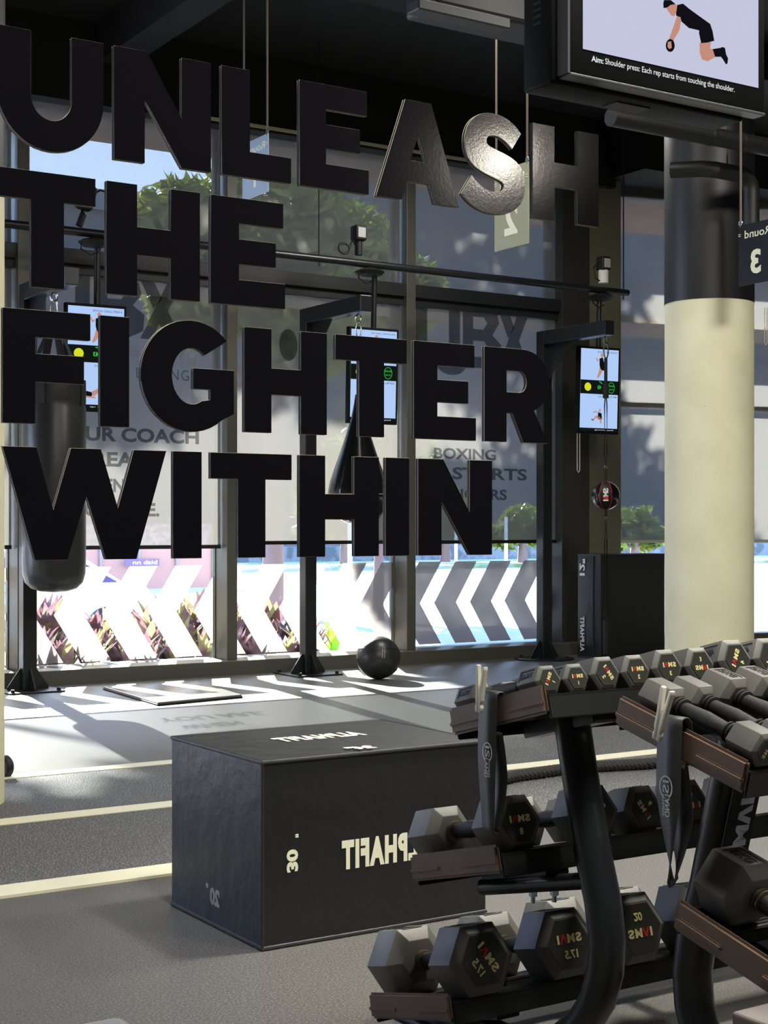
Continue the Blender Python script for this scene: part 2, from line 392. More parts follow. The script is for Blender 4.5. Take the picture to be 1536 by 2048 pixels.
MB().box(f0.x - 3, f1.x, 40, 40.1, -0.6, 0.55).build('panel', mat('terracotta fence', (176, 128, 112), 0.9), fen)
MB().box(f0.x - 3, f1.x, 40.02, 40.05, 0.55, 1.25).build('mesh', mat('pink mesh', (205, 170, 180), 0.9, var=(6, (150, 110, 120), 0.45, 0.55)), fen)
for k in range(5): MB().cyl((f0.x + k * (f1.x - f0.x) / 4, 39.95, -0.6), (f0.x + k * (f1.x - f0.x) / 4, 39.95, 1.3), 0.04, seg=8).build('post', mat('grey post', (140, 130, 140), 0.7), fen)
ban = thing('fence_banner', (0, 0, 0), 'purple banner with pale writing on the far fence', 'banner')
q0, q1 = at(250, 1118, 39.8), at(318, 1131, 39.8)
MB().box(q0.x, q1.x, 39.78, 39.82, q1.z, q0.z).build('sheet', mat('purple banner', (120, 92, 150), 0.8), ban)
write('lettering', 'nn dsid', basis(((q0.x + q1.x) / 2 + 0.08, 39.775, (q0.z + q1.z) / 2), (1, 0, 0), (0, 0, 1)), 0.12, WHITE, ban, w=0.75)
# car
def car():
    p = at(196, 1190, 21.0)
    t = thing('car', (p.x - 1.55, 21.0, -0.6), 'silver hatchback parked outside beyond the plants', 'car')
    prof = [(-2.1, 0.25), (2.1, 0.25), (2.15, 0.62), (2.0, 0.88), (1.62, 0.96), (1.05, 1.30), (0.35, 1.44), (-0.7, 1.42), (-1.35, 1.05), (-2.05, 0.92), (-2.15, 0.6)]
    MB().prism(prof, 1.7, basis((0, 0.85, 0), (1, 0, 0), (0, 0, 1)), 0.06).build('body', mat('silver car paint', (205, 203, 210), 0.3, 0.3), t, True)
    gl = mat('tinted car glass', (86, 70, 118), 0.1)
    for pts in ([(0.5, 0.97), (1.5, 0.97), (1.02, 1.23), (0.5, 1.33)], [(0.4, 0.97), (0.4, 1.34), (-0.6, 1.33), (-1.1, 1.0)]):
        MB().prism(pts, 0.02, basis((0, -0.845, 0), (1, 0, 0), (0, 0, 1))).build('side_window', gl, t)
    for x in (-1.35, 1.35):
        w = MB().cyl((x, -0.88, 0.31), (x, -0.66, 0.31), 0.31, seg=24).build('wheel', mat('tyre', (45, 42, 46), 0.8), t, True)
        MB().cyl((x, -0.9, 0.31), (x, -0.87, 0.31), 0.19, seg=16).build('hub_cap', STEEL, w, True)
car()
# trees and plants
def leaves(mb, c, rr, n, size, flat=1.0):
    for _ in range(n):
        while True:
            d = V((R.uniform(-1, 1), R.uniform(-1, 1), R.uniform(-1, 1)))
            if 0.15 < d.length < 1: break
        p = V(c) + V((d.x * rr[0], d.y * rr[1], d.z * rr[2]))
        a = V((R.uniform(-1, 1), R.uniform(-1, 1), R.uniform(-0.8, 0.6))).normalized(); b = a.cross(V((R.uniform(-1, 1), R.uniform(-1, 1), R.uniform(-1, 1)))).normalized()
        s = size * R.uniform(0.6, 1.3)
        mb.poly([p - a * s, p + b * s * 0.35, p + a * s, p - b * s * 0.35])
leafm = mat('tree leaf', (82, 104, 40), 0.5, var=(1.4, (142, 150, 52), 0.42, 0.6))
def leafy(m):
    nt = m.node_tree; b = nt.nodes['Principled BSDF']; b.inputs['Transmission Weight'].default_value = 0.0
    t = nt.nodes.new('ShaderNodeBsdfTranslucent'); mx = nt.nodes.new('ShaderNodeMixShader'); mx.inputs['Fac'].default_value = 0.42
    src = b.inputs['Base Color'].links[0].from_socket if b.inputs['Base Color'].is_linked else None
    if src: nt.links.new(src, t.inputs['Color'])
    else: t.inputs['Color'].default_value = b.inputs['Base Color'].default_value
    o = nt.nodes['Material Output']; nt.links.new(b.outputs[0], mx.inputs[1]); nt.links.new(t.outputs[0], mx.inputs[2]); nt.links.new(mx.outputs[0], o.inputs['Surface'])
leafy(leafm)
bark = mat('tree bark', (120, 96, 90), 0.9, bump=(12, 0.6, 0.03))
def tree(x, y, zb, crowns, trunk_r, label, n=1500, size=0.2):
    t = thing('tree', (x, y, zb), label, 'tree')
    m = MB()
    top = max(c[2] for c in crowns)
    m.cyl((0, 0, 0), (0.1, 0.1, top), trunk_r, trunk_r * 0.5, 12)
    for c in crowns: m.tube([(0, 0, min(c[2] * 0.7, 6.6) if c[2] < 7 else 7.05), (c[0] * 0.5, c[1] * 0.5, c[2] * 0.8 if c[2] < 7 else 7.5), (c[0], c[1], c[2])], trunk_r * 0.3, 6)
    m.build('trunk', bark, t, True)
    m = MB()
    for c in crowns: leaves(m, (c[0], c[1], c[2]), (c[3], c[3], c[3] * 0.8), n, size)
    m.build('foliage', leafm, t)
tree(10.2, 18.9, -0.6, [(-1.4, 0, 5.8, 0.9), (-1.0, 0.2, 4.9, 0.8), (0.0, 0, 6.2, 1.2), (1.1, 0.1, 5.6, 1.2), (1.9, 0, 5.2, 0.9), (0.5, -0.2, 4.7, 1.0), (-0.4, 0.3, 8.3, 1.4), (-2.5, 0.2, 8.2, 1.25)], 0.17, 'leafy green tree outside, its crown behind the word THE', 2200, 0.145)  # the two highest crowns sit out of view, added to shade the blinds
tree(3.0, 22.6, -0.6, [(0.4, 0, 9.8, 1.1), (1.9, 0, 10.2, 1.3), (3.3, 0.2, 9.8, 1.2)], 0.2, 'unseen tall tree outside, added to shade the upper blinds', 900, 0.24)  # stands out of view, added only for its shade on the upper blinds
tree(10.9, 17.2, -0.6, [(0, 0, 2.7, 0.8), (0.5, 0.2, 2.2, 0.7), (-0.6, 0.1, 2.3, 0.6)], 0.09, 'smaller tree on the footpath outside the logo blind', 650, 0.13)
for px, Y, h, lab in ((890, 57, 3.4, 'bushy roadside tree across the road above the chevron film'), (1045, 54, 2.6, 'low green bush across the road near the rightmost chevrons'), (1270, 46, 2.4, 'green bush outside behind the hanging double-end ball'), (690, 56, 4.0, 'roadside tree across the road behind the teardrop bag')):
    p = at(px, 1090, Y)
    tree(p.x, Y, -0.5, [(0, 0, h * 0.75, h * 0.38), (h * 0.3, 0, h * 0.55, h * 0.3), (-h * 0.3, 0.3, h * 0.5, h * 0.3)], 0.25, lab, 220, 0.35)
for px, lab in ((576, 'pinkish street tree trunk outside beside the teardrop bag post'), (523, 'reddish pole wrapped trunk seen under the word WITHIN')):
    pass
purple = mat('purple leaf', (100, 70, 80), 0.6, var=(14, (132, 104, 100), 0.45, 0.7)); leafy(purple)
gold = mat('yellow green leaf', (146, 132, 88), 0.6, var=(12, (112, 100, 70), 0.4, 0.65)); leafy(gold)
lime = mat('lime leaf', (150, 210, 40), 0.5); leafy(lime)
def plant(x, y, h, m1, n, label, group, spread=0.55):
    t = thing('garden_plant', (x, y, -0.05), label, 'plant', group)
    parts = {}
    for k in range(n):
        a = R.uniform(0, 6.283); ln = h * R.uniform(0.7, 1.1); w = ln * R.uniform(0.09, 0.14); sp = spread * R.uniform(0.3, 1.0)
        d = V((math.cos(a), math.sin(a), 0)); sd = V((-d.y, d.x, 0))
        mm = m1 if R.random() < 0.75 else (gold if m1 is purple else purple)
        mb = parts.setdefault(mm.name, (MB(), mm))[0]
        prev = None
        for i in range(6):
            u = i / 5; c = d * (sp * ln * u ** 1.5) + V((0, 0, ln * (u - 0.25 * sp * u * u))); ww = w * math.sin(math.pi * min(0.999, 0.12 + 0.88 * u)) + 0.002
            cur = (mb.bm.verts.new(c - sd * ww), mb.bm.verts.new(c + V((0, 0, -ww * 0.4))), mb.bm.verts.new(c + sd * ww))
            if prev:
                mb.bm.faces.new((prev[0], prev[1], cur[1], cur[0])); mb.bm.faces.new((prev[1], prev[2], cur[2], cur[1]))
            prev = cur
    for mb, mm in parts.values(): mb.build('foliage', mm, t, True, 80)
for k in range(39):
    c_, r_ = k % 13, k // 13
    x = 3.5 + c_ * 0.245 + 0.12 * (r_ % 2) + R.uniform(-0.05, 0.05); y = 11.25 + r_ * 0.42 + R.uniform(-0.06, 0.06)
    plant(x, y, (0.40, 0.52, 0.66)[r_] * R.uniform(0.8, 1.15), purple if R.random() < 0.68 else gold, 22, 'spiky purple and yellow leaved plant in the bed outside the window', 'plants in the bed outside the window', 0.7)
p = at(668, 1270, 12.0); plant(p.x, 12.0, 0.42, lime, 7, 'bright lime green broad-leaved plant outside beside the medicine ball', None, 1.1)
for px, Y, h, lab in ((700, 30, 1.6, 'thin grey pole outside above the chevrons next to the teardrop bag'), (912, 44, 1.4, 'slim pale pole across the road under the word WITHIN'), (1012, 40, 1.5, 'white post across the road beside the slim pale pole')):
    p = at(px, 1150, Y); tag(MB().cyl((p.x, Y, -0.6), (p.x, Y, h), 0.06, seg=10).build('street_post', mat('pale post', (214, 214, 214), 0.6)), lab, 'post')

# ================================================================== BIG WALL LETTERS
H = 0.167
def arc(cx, cy, rx, ry, a0, a1, n=20): return [(cx + rx * math.cos(rad(a0 + (a1 - a0) * i / n)), cy + ry * math.sin(rad(a0 + (a1 - a0) * i / n))) for i in range(n + 1)]
def bez(p0, p1, p2, p3, n=10): return [tuple((1 - t) ** 3 * a + 3 * (1 - t) ** 2 * t * b + 3 * (1 - t) * t * t * c + t ** 3 * d for a, b, c, d in zip(p0, p1, p2, p3)) for t in [i / n for i in range(n + 1)]]
st = 0.29                                   # stem width relative to cap height
def g_U(w): r = w / 2; return [[(0, 1), (0, 0.48)] + arc(r, 0.46, r, 0.475, 180, 360) [1:] + [(w, 1), (w - st * 1.0, 1), (w - st, 0.46)] + arc(r, 0.455, r - st, 0.205, 360, 180)[1:] + [(st, 1)]]
def g_N(w): return [[(0, 0), (0, 1), (0.31, 1), (w - st, 0.44), (w - st, 1), (w, 1), (w, 0), (w - 0.29, 0), (st, 0.57), (st, 0)]]
def g_L(w): return [[(0, 0), (0, 1), (st, 1), (st, 0.24), (w, 0.24), (w, 0)]]
def g_E(w): return [[(0, 0), (0, 1), (w - 0.02, 1), (w - 0.02, 0.765), (st, 0.765), (st, 0.615), (w - 0.1, 0.615), (w - 0.1, 0.385), (st, 0.385), (st, 0.235), (w, 0.235), (w, 0)]]
def g_A(w): c = w / 2; return [[(0, 0), (c - 0.155, 1), (c + 0.155, 1), (w, 0), (w - 0.3, 0), (w - 0.365, 0.19), (0.365, 0.19), (0.3, 0)], [(c - 0.095, 0.4), (c + 0.095, 0.4), (c, 0.68)]]
def g_H(w): return [[(0, 0), (0, 1), (st, 1), (st, 0.62), (w - st, 0.62), (w - st, 1), (w, 1), (w, 0), (w - st, 0), (w - st, 0.37), (st, 0.37), (st, 0)]]
def g_T(w): c = w / 2; return [[(c - 0.147, 0), (c - 0.147, 0.755), (0, 0.755), (0, 1), (w, 1), (w, 0.755), (c + 0.147, 0.755), (c + 0.147, 0)]]
def g_F(w): return [[(0, 0), (0, 1), (w, 1), (w, 0.765), (st, 0.765), (st, 0.615), (w - 0.06, 0.615), (w - 0.06, 0.37), (st, 0.37), (st, 0)]]
def g_I(w): return [[(0, 0), (0, 1), (w, 1), (w, 0)]]
def g_W(w):
    k = w / 1.54
    return [[(0, 1), (0.30 * k, 1), (0.455 * k, 0.44), (0.62 * k, 1), (0.90 * k, 1), (1.065 * k, 0.46), (1.22 * k, 1), (w, 1), (1.245 * k, 0), (0.95 * k, 0), (0.765 * k, 0.575), (0.585 * k, 0), (0.29 * k, 0)]]
def g_R(w):
    return [[(0, 0), (0, 1), (0.47, 1)] + bez((0.47, 1), (0.74, 1), (0.86, 0.84), (0.86, 0.655))[1:] + bez((0.86, 0.655), (0.86, 0.5), (0.78, 0.4), (0.66, 0.345))[1:] + [(w, 0), (w - 0.335, 0), (0.37, 0.31), (st, 0.31), (st, 0)],
            [(st, 0.53), (0.46, 0.53)] + bez((0.46, 0.53), (0.6, 0.53), (0.6, 0.765), (0.46, 0.765))[1:] + [(st, 0.765)]]
def g_G(w):
    c = w * 0.53; o = arc(c, 0.5, c, 0.52, 42, 318, 34)
    inn = arc(c + 0.01, 0.5, c - 0.30, 0.265, 300, 50, 22)
    return [o[:-1] + [(w, 0.16), (w, 0.575), (0.53, 0.575), (0.53, 0.385), (0.71, 0.385), (0.71, 0.285)] + inn]
def g_S(w):
    P = lambda *q: [(x * w, y) for x, y in q]
    out = [(0.93 * w, 0.86)] + bez(*P((0.93, 0.86), (0.80, 0.97), (0.66, 1.02), (0.49, 1.02)))[1:] + bez(*P((0.49, 1.02), (0.24, 1.02), (0.05, 0.89), (0.05, 0.685)))[1:] \
        + bez(*P((0.05, 0.685), (0.05, 0.44), (0.30, 0.405), (0.52, 0.355)))[1:] + bez(*P((0.52, 0.355), (0.66, 0.325), (0.66, 0.31), (0.66, 0.285)))[1:] \
        + bez(*P((0.66, 0.285), (0.66, 0.225), (0.57, 0.21), (0.50, 0.21)))[1:] + bez(*P((0.50, 0.21), (0.38, 0.21), (0.27, 0.255), (0.16, 0.345)))[1:] \
        + [(0.0, 0.145)] + bez(*P((0.0, 0.145), (0.13, 0.035), (0.30, -0.02), (0.49, -0.02)))[1:] + bez(*P((0.49, -0.02), (0.78, -0.02), (1.0, 0.10), (1.0, 0.325)))[1:] \
        + bez(*P((1.0, 0.325), (1.0, 0.555), (0.78, 0.60), (0.56, 0.645)))[1:] + bez(*P((0.56, 0.645), (0.40, 0.68), (0.385, 0.69), (0.385, 0.725)))[1:] \
        + bez(*P((0.385, 0.725), (0.385, 0.78), (0.45, 0.795), (0.51, 0.795)))[1:] + bez(*P((0.51, 0.795), (0.61, 0.795), (0.70, 0.755), (0.79, 0.685)))[1:]
    return [out]
GLY = dict(U=g_U, N=g_N, L=g_L, E=g_E, A=g_A, S=g_S, H=g_H, T=g_T, F=g_F, I=g_I, G=g_G, R=g_R, W=g_W)
rows = [('UNLEASH', 1.7055, 0.1705, [(0.696, 0.858), (0.875, 1.036), (1.055, 1.179), (1.195, 1.327), (1.342, 1.512), (1.517, 1.657), (1.674, 1.828)], 'top'),
        ('THE', 1.502, 0.169, [(0.697, 0.845), (0.863, 1.017), (1.036, 1.168)], 'second'),
        ('FIGHTER', 1.302, 0.166, [(0.704, 0.837), (0.853, 0.899), (0.918, 1.076), (1.095, 1.246), (1.263, 1.403), (1.418, 1.548), (1.567, 1.709)], 'third'),
        ('WITHIN', 1.1025, 0.165, [(0.704, 0.960), (0.972, 1.020), (1.036, 1.180), (1.195, 1.347), (1.361, 1.408), (1.427, 1.583)], 'bottom')]
ordn = ['first', 'second', 'third', 'fourth', 'fifth', 'sixth', 'seventh']
for word, zb, hh, spans, rn in rows:
    for i, (ch, (x0, x1)) in enumerate(zip(word, spans)):
        t = thing('sign_letter', (x0, MIR, zb), 'big black capital %s, %s letter of the word %s' % (ch, ordn[i], word), 'letter', 'black wall letters', kind='thing')
        loops = [[(p[0] * hh, p[1] * hh) for p in lp] for lp in GLY[ch]((x1 - x0) / hh)]
        F_ = basis((0, 0, 0), (1, 0, 0), (0, 0, 1))
        me = curve_mesh(loops, 0.0006); me.transform(Mx.Translation((0, -0.0012, 0)) @ F_); link('face', me, LETTER, t)
        me = curve_mesh(loops, 0.0003, 0.00045); me.transform(Mx.Translation((0, -0.0003, 0)) @ F_); link('edge', me, EDGE_GLINT, t)
        me = curve_mesh(loops, 0.0031); me.transform(Mx.Translation((0, 0.0031, 0)) @ F_); link('letter_reflection', me, BLACKM, t)  # dark layer shaped as the letter's reflection in the mirror
        me = curve_mesh(loops, 0.0003, 0.00045); me.transform(Mx.Translation((0, 0.0065, 0)) @ F_); link('edge', me, EDGE_GLINT, t)

# ================================================================== TELEVISION ON THE LETTER WALL
SKY = emit('screen pale lilac', (196, 198, 222), 1.0)
SKIN = emit('screen skin', (196, 140, 122), 1.0); DARKC = emit('screen black', (16, 16, 22), 1.0); CAP = emit('screen caption white', (235, 235, 240), 1.0)
TVP = mat('black television plastic', (17, 18, 19), 0.6, spec=0.12); TVG = mat('grey television edge', (84, 88, 92), 0.35, 0.3)
YF = 2.0
tx0, tx1 = at(1140, 145, YF).x, at(1530, 218, YF).x; tzb = at(1140, 145, YF).z; tzt = tzb + 0.335
tv = thing('television', ((tx0 + tx1) / 2, MIR, tzb), 'black television on the letter wall showing an exercise and caption', 'television')
ox, oy, oz = (tx0 + tx1) / 2, MIR, tzb
def L_(p): return V(p) - V((ox, oy, oz))
MB().box(tx0 - 0.012 - ox, tx1 - 0.02 - ox, 2.034 - oy, 2.116 - oy, -0.010, tzt - oz + 0.01, 0.006, 3).build('housing', TVP, tv, True)
MB().box(tx0 + 0.16 - ox, tx0 + 0.24 - ox, 2.06 - oy, 2.10 - oy, -0.0125, -0.009, 0.001).build('socket_recess', BLACKM, tv)
vm = MB()
for k in range(9): vm.box(tx0 - 0.0135 - ox, tx0 - 0.011 - ox, 2.065 - oy, 2.085 - oy, 0.10 + k * 0.012, 0.105 + k * 0.012)
vm.build('vent', BLACKM, tv)
sx0, sx1 = at(1165, 98, YF).x, at(1516, 172, YF).x; szb = at(1165, 98, YF).z
bz = MB().box(tx0 - ox, tx1 - ox, YF - oy, 2.036 - oy, 0, tzt - oz, 0.004, 2)
bz.build('bezel', TVP, tv, True)
MB().box(tx0 - ox, tx1 - ox, YF - 0.001 - oy, 2.03 - oy, -0.004, 0.001, 0.001).box(tx0 - 0.004 - ox, tx0 + 0.001 - ox, YF + 0.001 - oy, 2.03 - oy, 0, tzt - oz).build('edge_trim', TVG, tv)
scr = MB().poly([L_((sx0, YF - 0.001, szb)), L_((sx1, YF - 0.001, szb)), L_((sx1, YF - 0.001, tzt - 0.015)), L_((sx0, YF - 0.001, tzt - 0.015))]).build('screen', SKY, tv)
def onscreen(name, pts, m, lift=0.0012):
    mb = MB(); mb.poly([L_(at(a, b, YF - lift)) for a, b in pts]); return mb.build(name, m, scr)
T5 = lambda *q: [(1030 + a / 3.036, b / 3.036) for a, b in q]
onscreen('figure_shin', T5((1120, 260), (1190, 255), (1185, 295), (1215, 300), (1220, 345), (1170, 372), (1135, 362), (1122, 320)), SKIN)
onscreen('figure_sock', T5((1200, 298), (1250, 290), (1255, 285), (1275, 290), (1282, 330), (1294, 355), (1290, 385), (1282, 392), (1262, 360), (1250, 345), (1215, 345)), DARKC, 0.0016)
onscreen('figure_shorts', T5((1145, 125), (1185, 145), (1200, 190), (1210, 248), (1170, 258), (1130, 262), (1117, 200), (1120, 165)), DARKC, 0.0014)
onscreen('figure_arm', T5((985, 95), (1010, 110), (1000, 180), (965, 240), (955, 290), (928, 285), (930, 250), (945, 210)), SKIN, 0.0014)
onscreen('figure_shirt', T5((985, 30), (1020, 22), (1060, 55), (1150, 120), (1185, 145), (1120, 185), (1055, 170), (1010, 130), (1005, 105), (978, 95), (978, 50)), DARKC, 0.0018)
onscreen('figure_head', T5((915, 45), (955, 8), (985, 35), (980, 70), (968, 98), (950, 95), (935, 75)), SKIN, 0.002)
onscreen('figure_hair', T5((905, 0), (945, 0), (975, 25), (945, 30), (925, 45), (902, 50), (900, 20)), DARKC, 0.0022)
onscreen('figure_plate', [(1340.5 + 9 * math.cos(a * 0.35), 91 + 13 * math.sin(a * 0.35)) for a in range(18)], DARKC, 0.002)
onscreen('figure_hand', T5((928, 255), (948, 250), (952, 290), (938, 298), (926, 285)), SKIN, 0.0024)
capz = (at(1182, 122, YF).z + at(1467, 172, YF).z) / 2
a0, a1 = at(1182, 116, YF).x, at(1206, 120, YF).x; b1x = at(1468, 175, YF).x
czm = at(1182, 116, YF).z - 0.001
write('caption', 'Aim:', basis(L_(((a0 + a1) / 2, YF - 0.0012, czm)), (1, 0, 0), (0, 0, 1)), 0.0105, CAP, tv, w=a1 - a0, bold=0.02, extrude=0)
write('caption', 'Shoulder press: Each rep starts from touching the shoulder.', basis(L_(((a1 + 0.004 + b1x) / 2, YF - 0.0012, czm - 0.001)), (1, 0, 0), (0, 0, 1)), 0.0135, CAP, tv, w=b1x - a1 - 0.004, bold=0.005, extrude=0)

# ================================================================== DUMBBELLS AND RACKS
def logo(M, h, parent, mirror, num):                       # four letters, the second one a red wedge, with the weight below
    sg = -1 if mirror else 1
    w = h * 3.9
    for i, ch in enumerate('SMAI'):
        cx = (-1.45, -0.35, 0.72, 1.5)[i] * h * sg
        if ch == 'A':
            k = 0.5 * h
            pts = [(-k, -0.5 * h), (-0.28 * h, -0.5 * h), (0, 0.15 * h), (0.28 * h, -0.5 * h), (k, -0.5 * h), (0.14 * h, 0.5 * h), (-0.14 * h, 0.5 * h)]
            stencil([pts], M @ Mx.Translation((cx, 0, 0)), REDTXT, 'logo', parent)
        else:
            me = text_mesh(ch, h, {'S': 0.85, 'M': 1.05, 'I': 0.30}[ch] * h, 0.045, 0.0004, mirror); me.transform(M @ Mx.Translation((cx, 0, 0)))
            link('logo', me, YELTXT, parent)
    if num: write('number', num, M @ Mx.Translation((-0.1 * h * sg, -1.75 * h, 0)), h * 0.95, YELTXT, parent, bold=0.035, mirror=mirror)
SIZES = {'1': (0.0335, 0.072, 0.142, 0.0140), '2': (0.0395, 0.076, 0.136, 0.0150), '3': (0.0435, 0.080, 0.130, 0.0150), '4': (0.0500, 0.088, 0.128, 0.0155), '6': (0.056, 0.090, 0.125, 0.0155), '8': (0.063, 0.097, 0.142, 0.0165), '17.5': (0.084, 0.114, 0.13, 0.0175), '20': (0.088, 0.118, 0.13, 0.0175)}
PROTO = {}
def dumbbell(kg, mirror, roll):
    """lies along +Y from the face at y = 0, flat side down on z = 0"""
    key = (kg, mirror, roll % 6)
    if key in PROTO:
        return copy_tree(PROTO[key])
    r, hl, hd, hr = SIZES[kg]; ap = r * 0.866
    t = bpy.data.objects.new('hex_dumbbell', None); C.objects.link(t); t.empty_display_size = 0.05
    c = 0.16 * r
    for i, (y0, y1) in enumerate(((0, hl), (hl + hd, 2 * hl + hd))):
        b = bmesh.new(); rings = []
        for y, rr in ((y0, r - c * 1.5), (y0 + c, r), (y1 - c * 1.6, r), (y1, r * 0.62)) if i == 0 else ((y0, r * 0.62), (y0 + c * 1.6, r), (y1 - c, r), (y1, r - c * 1.5)):
            rings.append([b.verts.new((rr * math.cos(rad(60 * k)), y, ap + rr * math.sin(rad(60 * k)))) for k in range(6)])
        for k in range(3):
            for j in range(6): b.faces.new((rings[k][j], rings[k][(j + 1) % 6], rings[k + 1][(j + 1) % 6], rings[k + 1][j]))
        b.faces.new(rings[0]); b.faces.new(rings[3][::-1]); bmesh.ops.recalc_face_normals(b, faces=b.faces[:])
        bmesh.ops.bevel(b, geom=b.edges[:], offset=0.0016, segments=2, affect='EDGES', profile=0.6)
        hd_o = MB().add(b).build('head', RUBBER, t, True, 25)
        ye, sgn = (y0, -1) if i == 0 else (y1, 1)
        rp = (r - c * 1.5) * 0.93
        f = MB(); f.prism([(rp * math.cos(rad(60 * k)), rp * math.sin(rad(60 * k))) for k in range(6)], 0.0012, basis((0, ye + sgn * 0.0002, ap), (1, 0, 0) if sgn < 0 else (-1, 0, 0), (0, 0, 1)), 0.0005)
        f.build('face_plate', RUBFACE, hd_o)
        M = basis((0, ye + sgn * 0.0015, ap), (1, 0, 0) if sgn < 0 else (-1, 0, 0), (0, 0, 1)) @ Mx.Rotation(rad(60 * roll), 4, 'Z') @ Mx.Translation((0, r * 0.12, 0))
        logo(M, r * 0.23, hd_o, mirror, kg)
        # raised weight mark on one side of the head
        ym = (y0 + y1) / 2 + (c * 0.2 if i == 0 else -c * 0.2); a = rad(150 if kg in ('1', '4') else 90)
        nx, nz = math.cos(a), math.sin(a); side = V((0, -1, 0)) if kg in ('1', '4') else V((0, 1, 0))
        upv = V((nx, 0, nz)).cross(side)
        B = basis((nx * (ap + 0.0003), ym, ap + nz * (ap + 0.0003)), side, upv)
        write('weight_mark', kg + 'KG', B, r * 0.36, BLACKM, hd_o, w=min(hl * 0.5, r * 1.2), bold=0.03, mirror=mirror, extrude=0.0008)
        fr = MB(); fw, fh = hl * 0.31, r * 0.3
        for (ax, bx, az, bz_) in ((-fw, fw, fh, fh + 0.002), (-fw, -fw + 0.002, -fh, fh)): fr.box(ax, bx, az, bz_, 0, 0.0008)
        me = bpy.data.meshes.new('f'); fr.bm.to_mesh(me); fr.bm.free(); me.transform(B); link('weight_mark', me, BLACKM, hd_o)
    prof = [(hr * 0.95, -0.004), (hr * 0.95, hd * 0.1), (hr * 1.0, hd * 0.25), (hr * 1.16, hd * 0.5), (hr * 1.0, hd * 0.75), (hr * 0.95, hd * 0.9), (hr * 0.95, hd + 0.004)]
    MB().lathe(prof, 28, basis((0, hl, ap), (1, 0, 0), (0, 0, -1))).build('handle', GRIP, t, True)
    for y in (hl, hl + hd):
        s = 1 if y == hl else -1
        cm = MB()
        for k in (0, 1): cm.lathe([(hr * 1.1, 0), (hr * 1.32, 0.002), (hr * 1.32, 0.005), (hr * 1.1, 0.007)], 24, basis((0, y + s * 0.004 + s * k * 0.008, ap), (1, 0, 0), (0, 0, -1 if s > 0 else 1)))
        cm.build('collar', COLLAR if hr > 0.0155 else BLACKM, t, True)
    PROTO[key] = t
    return t

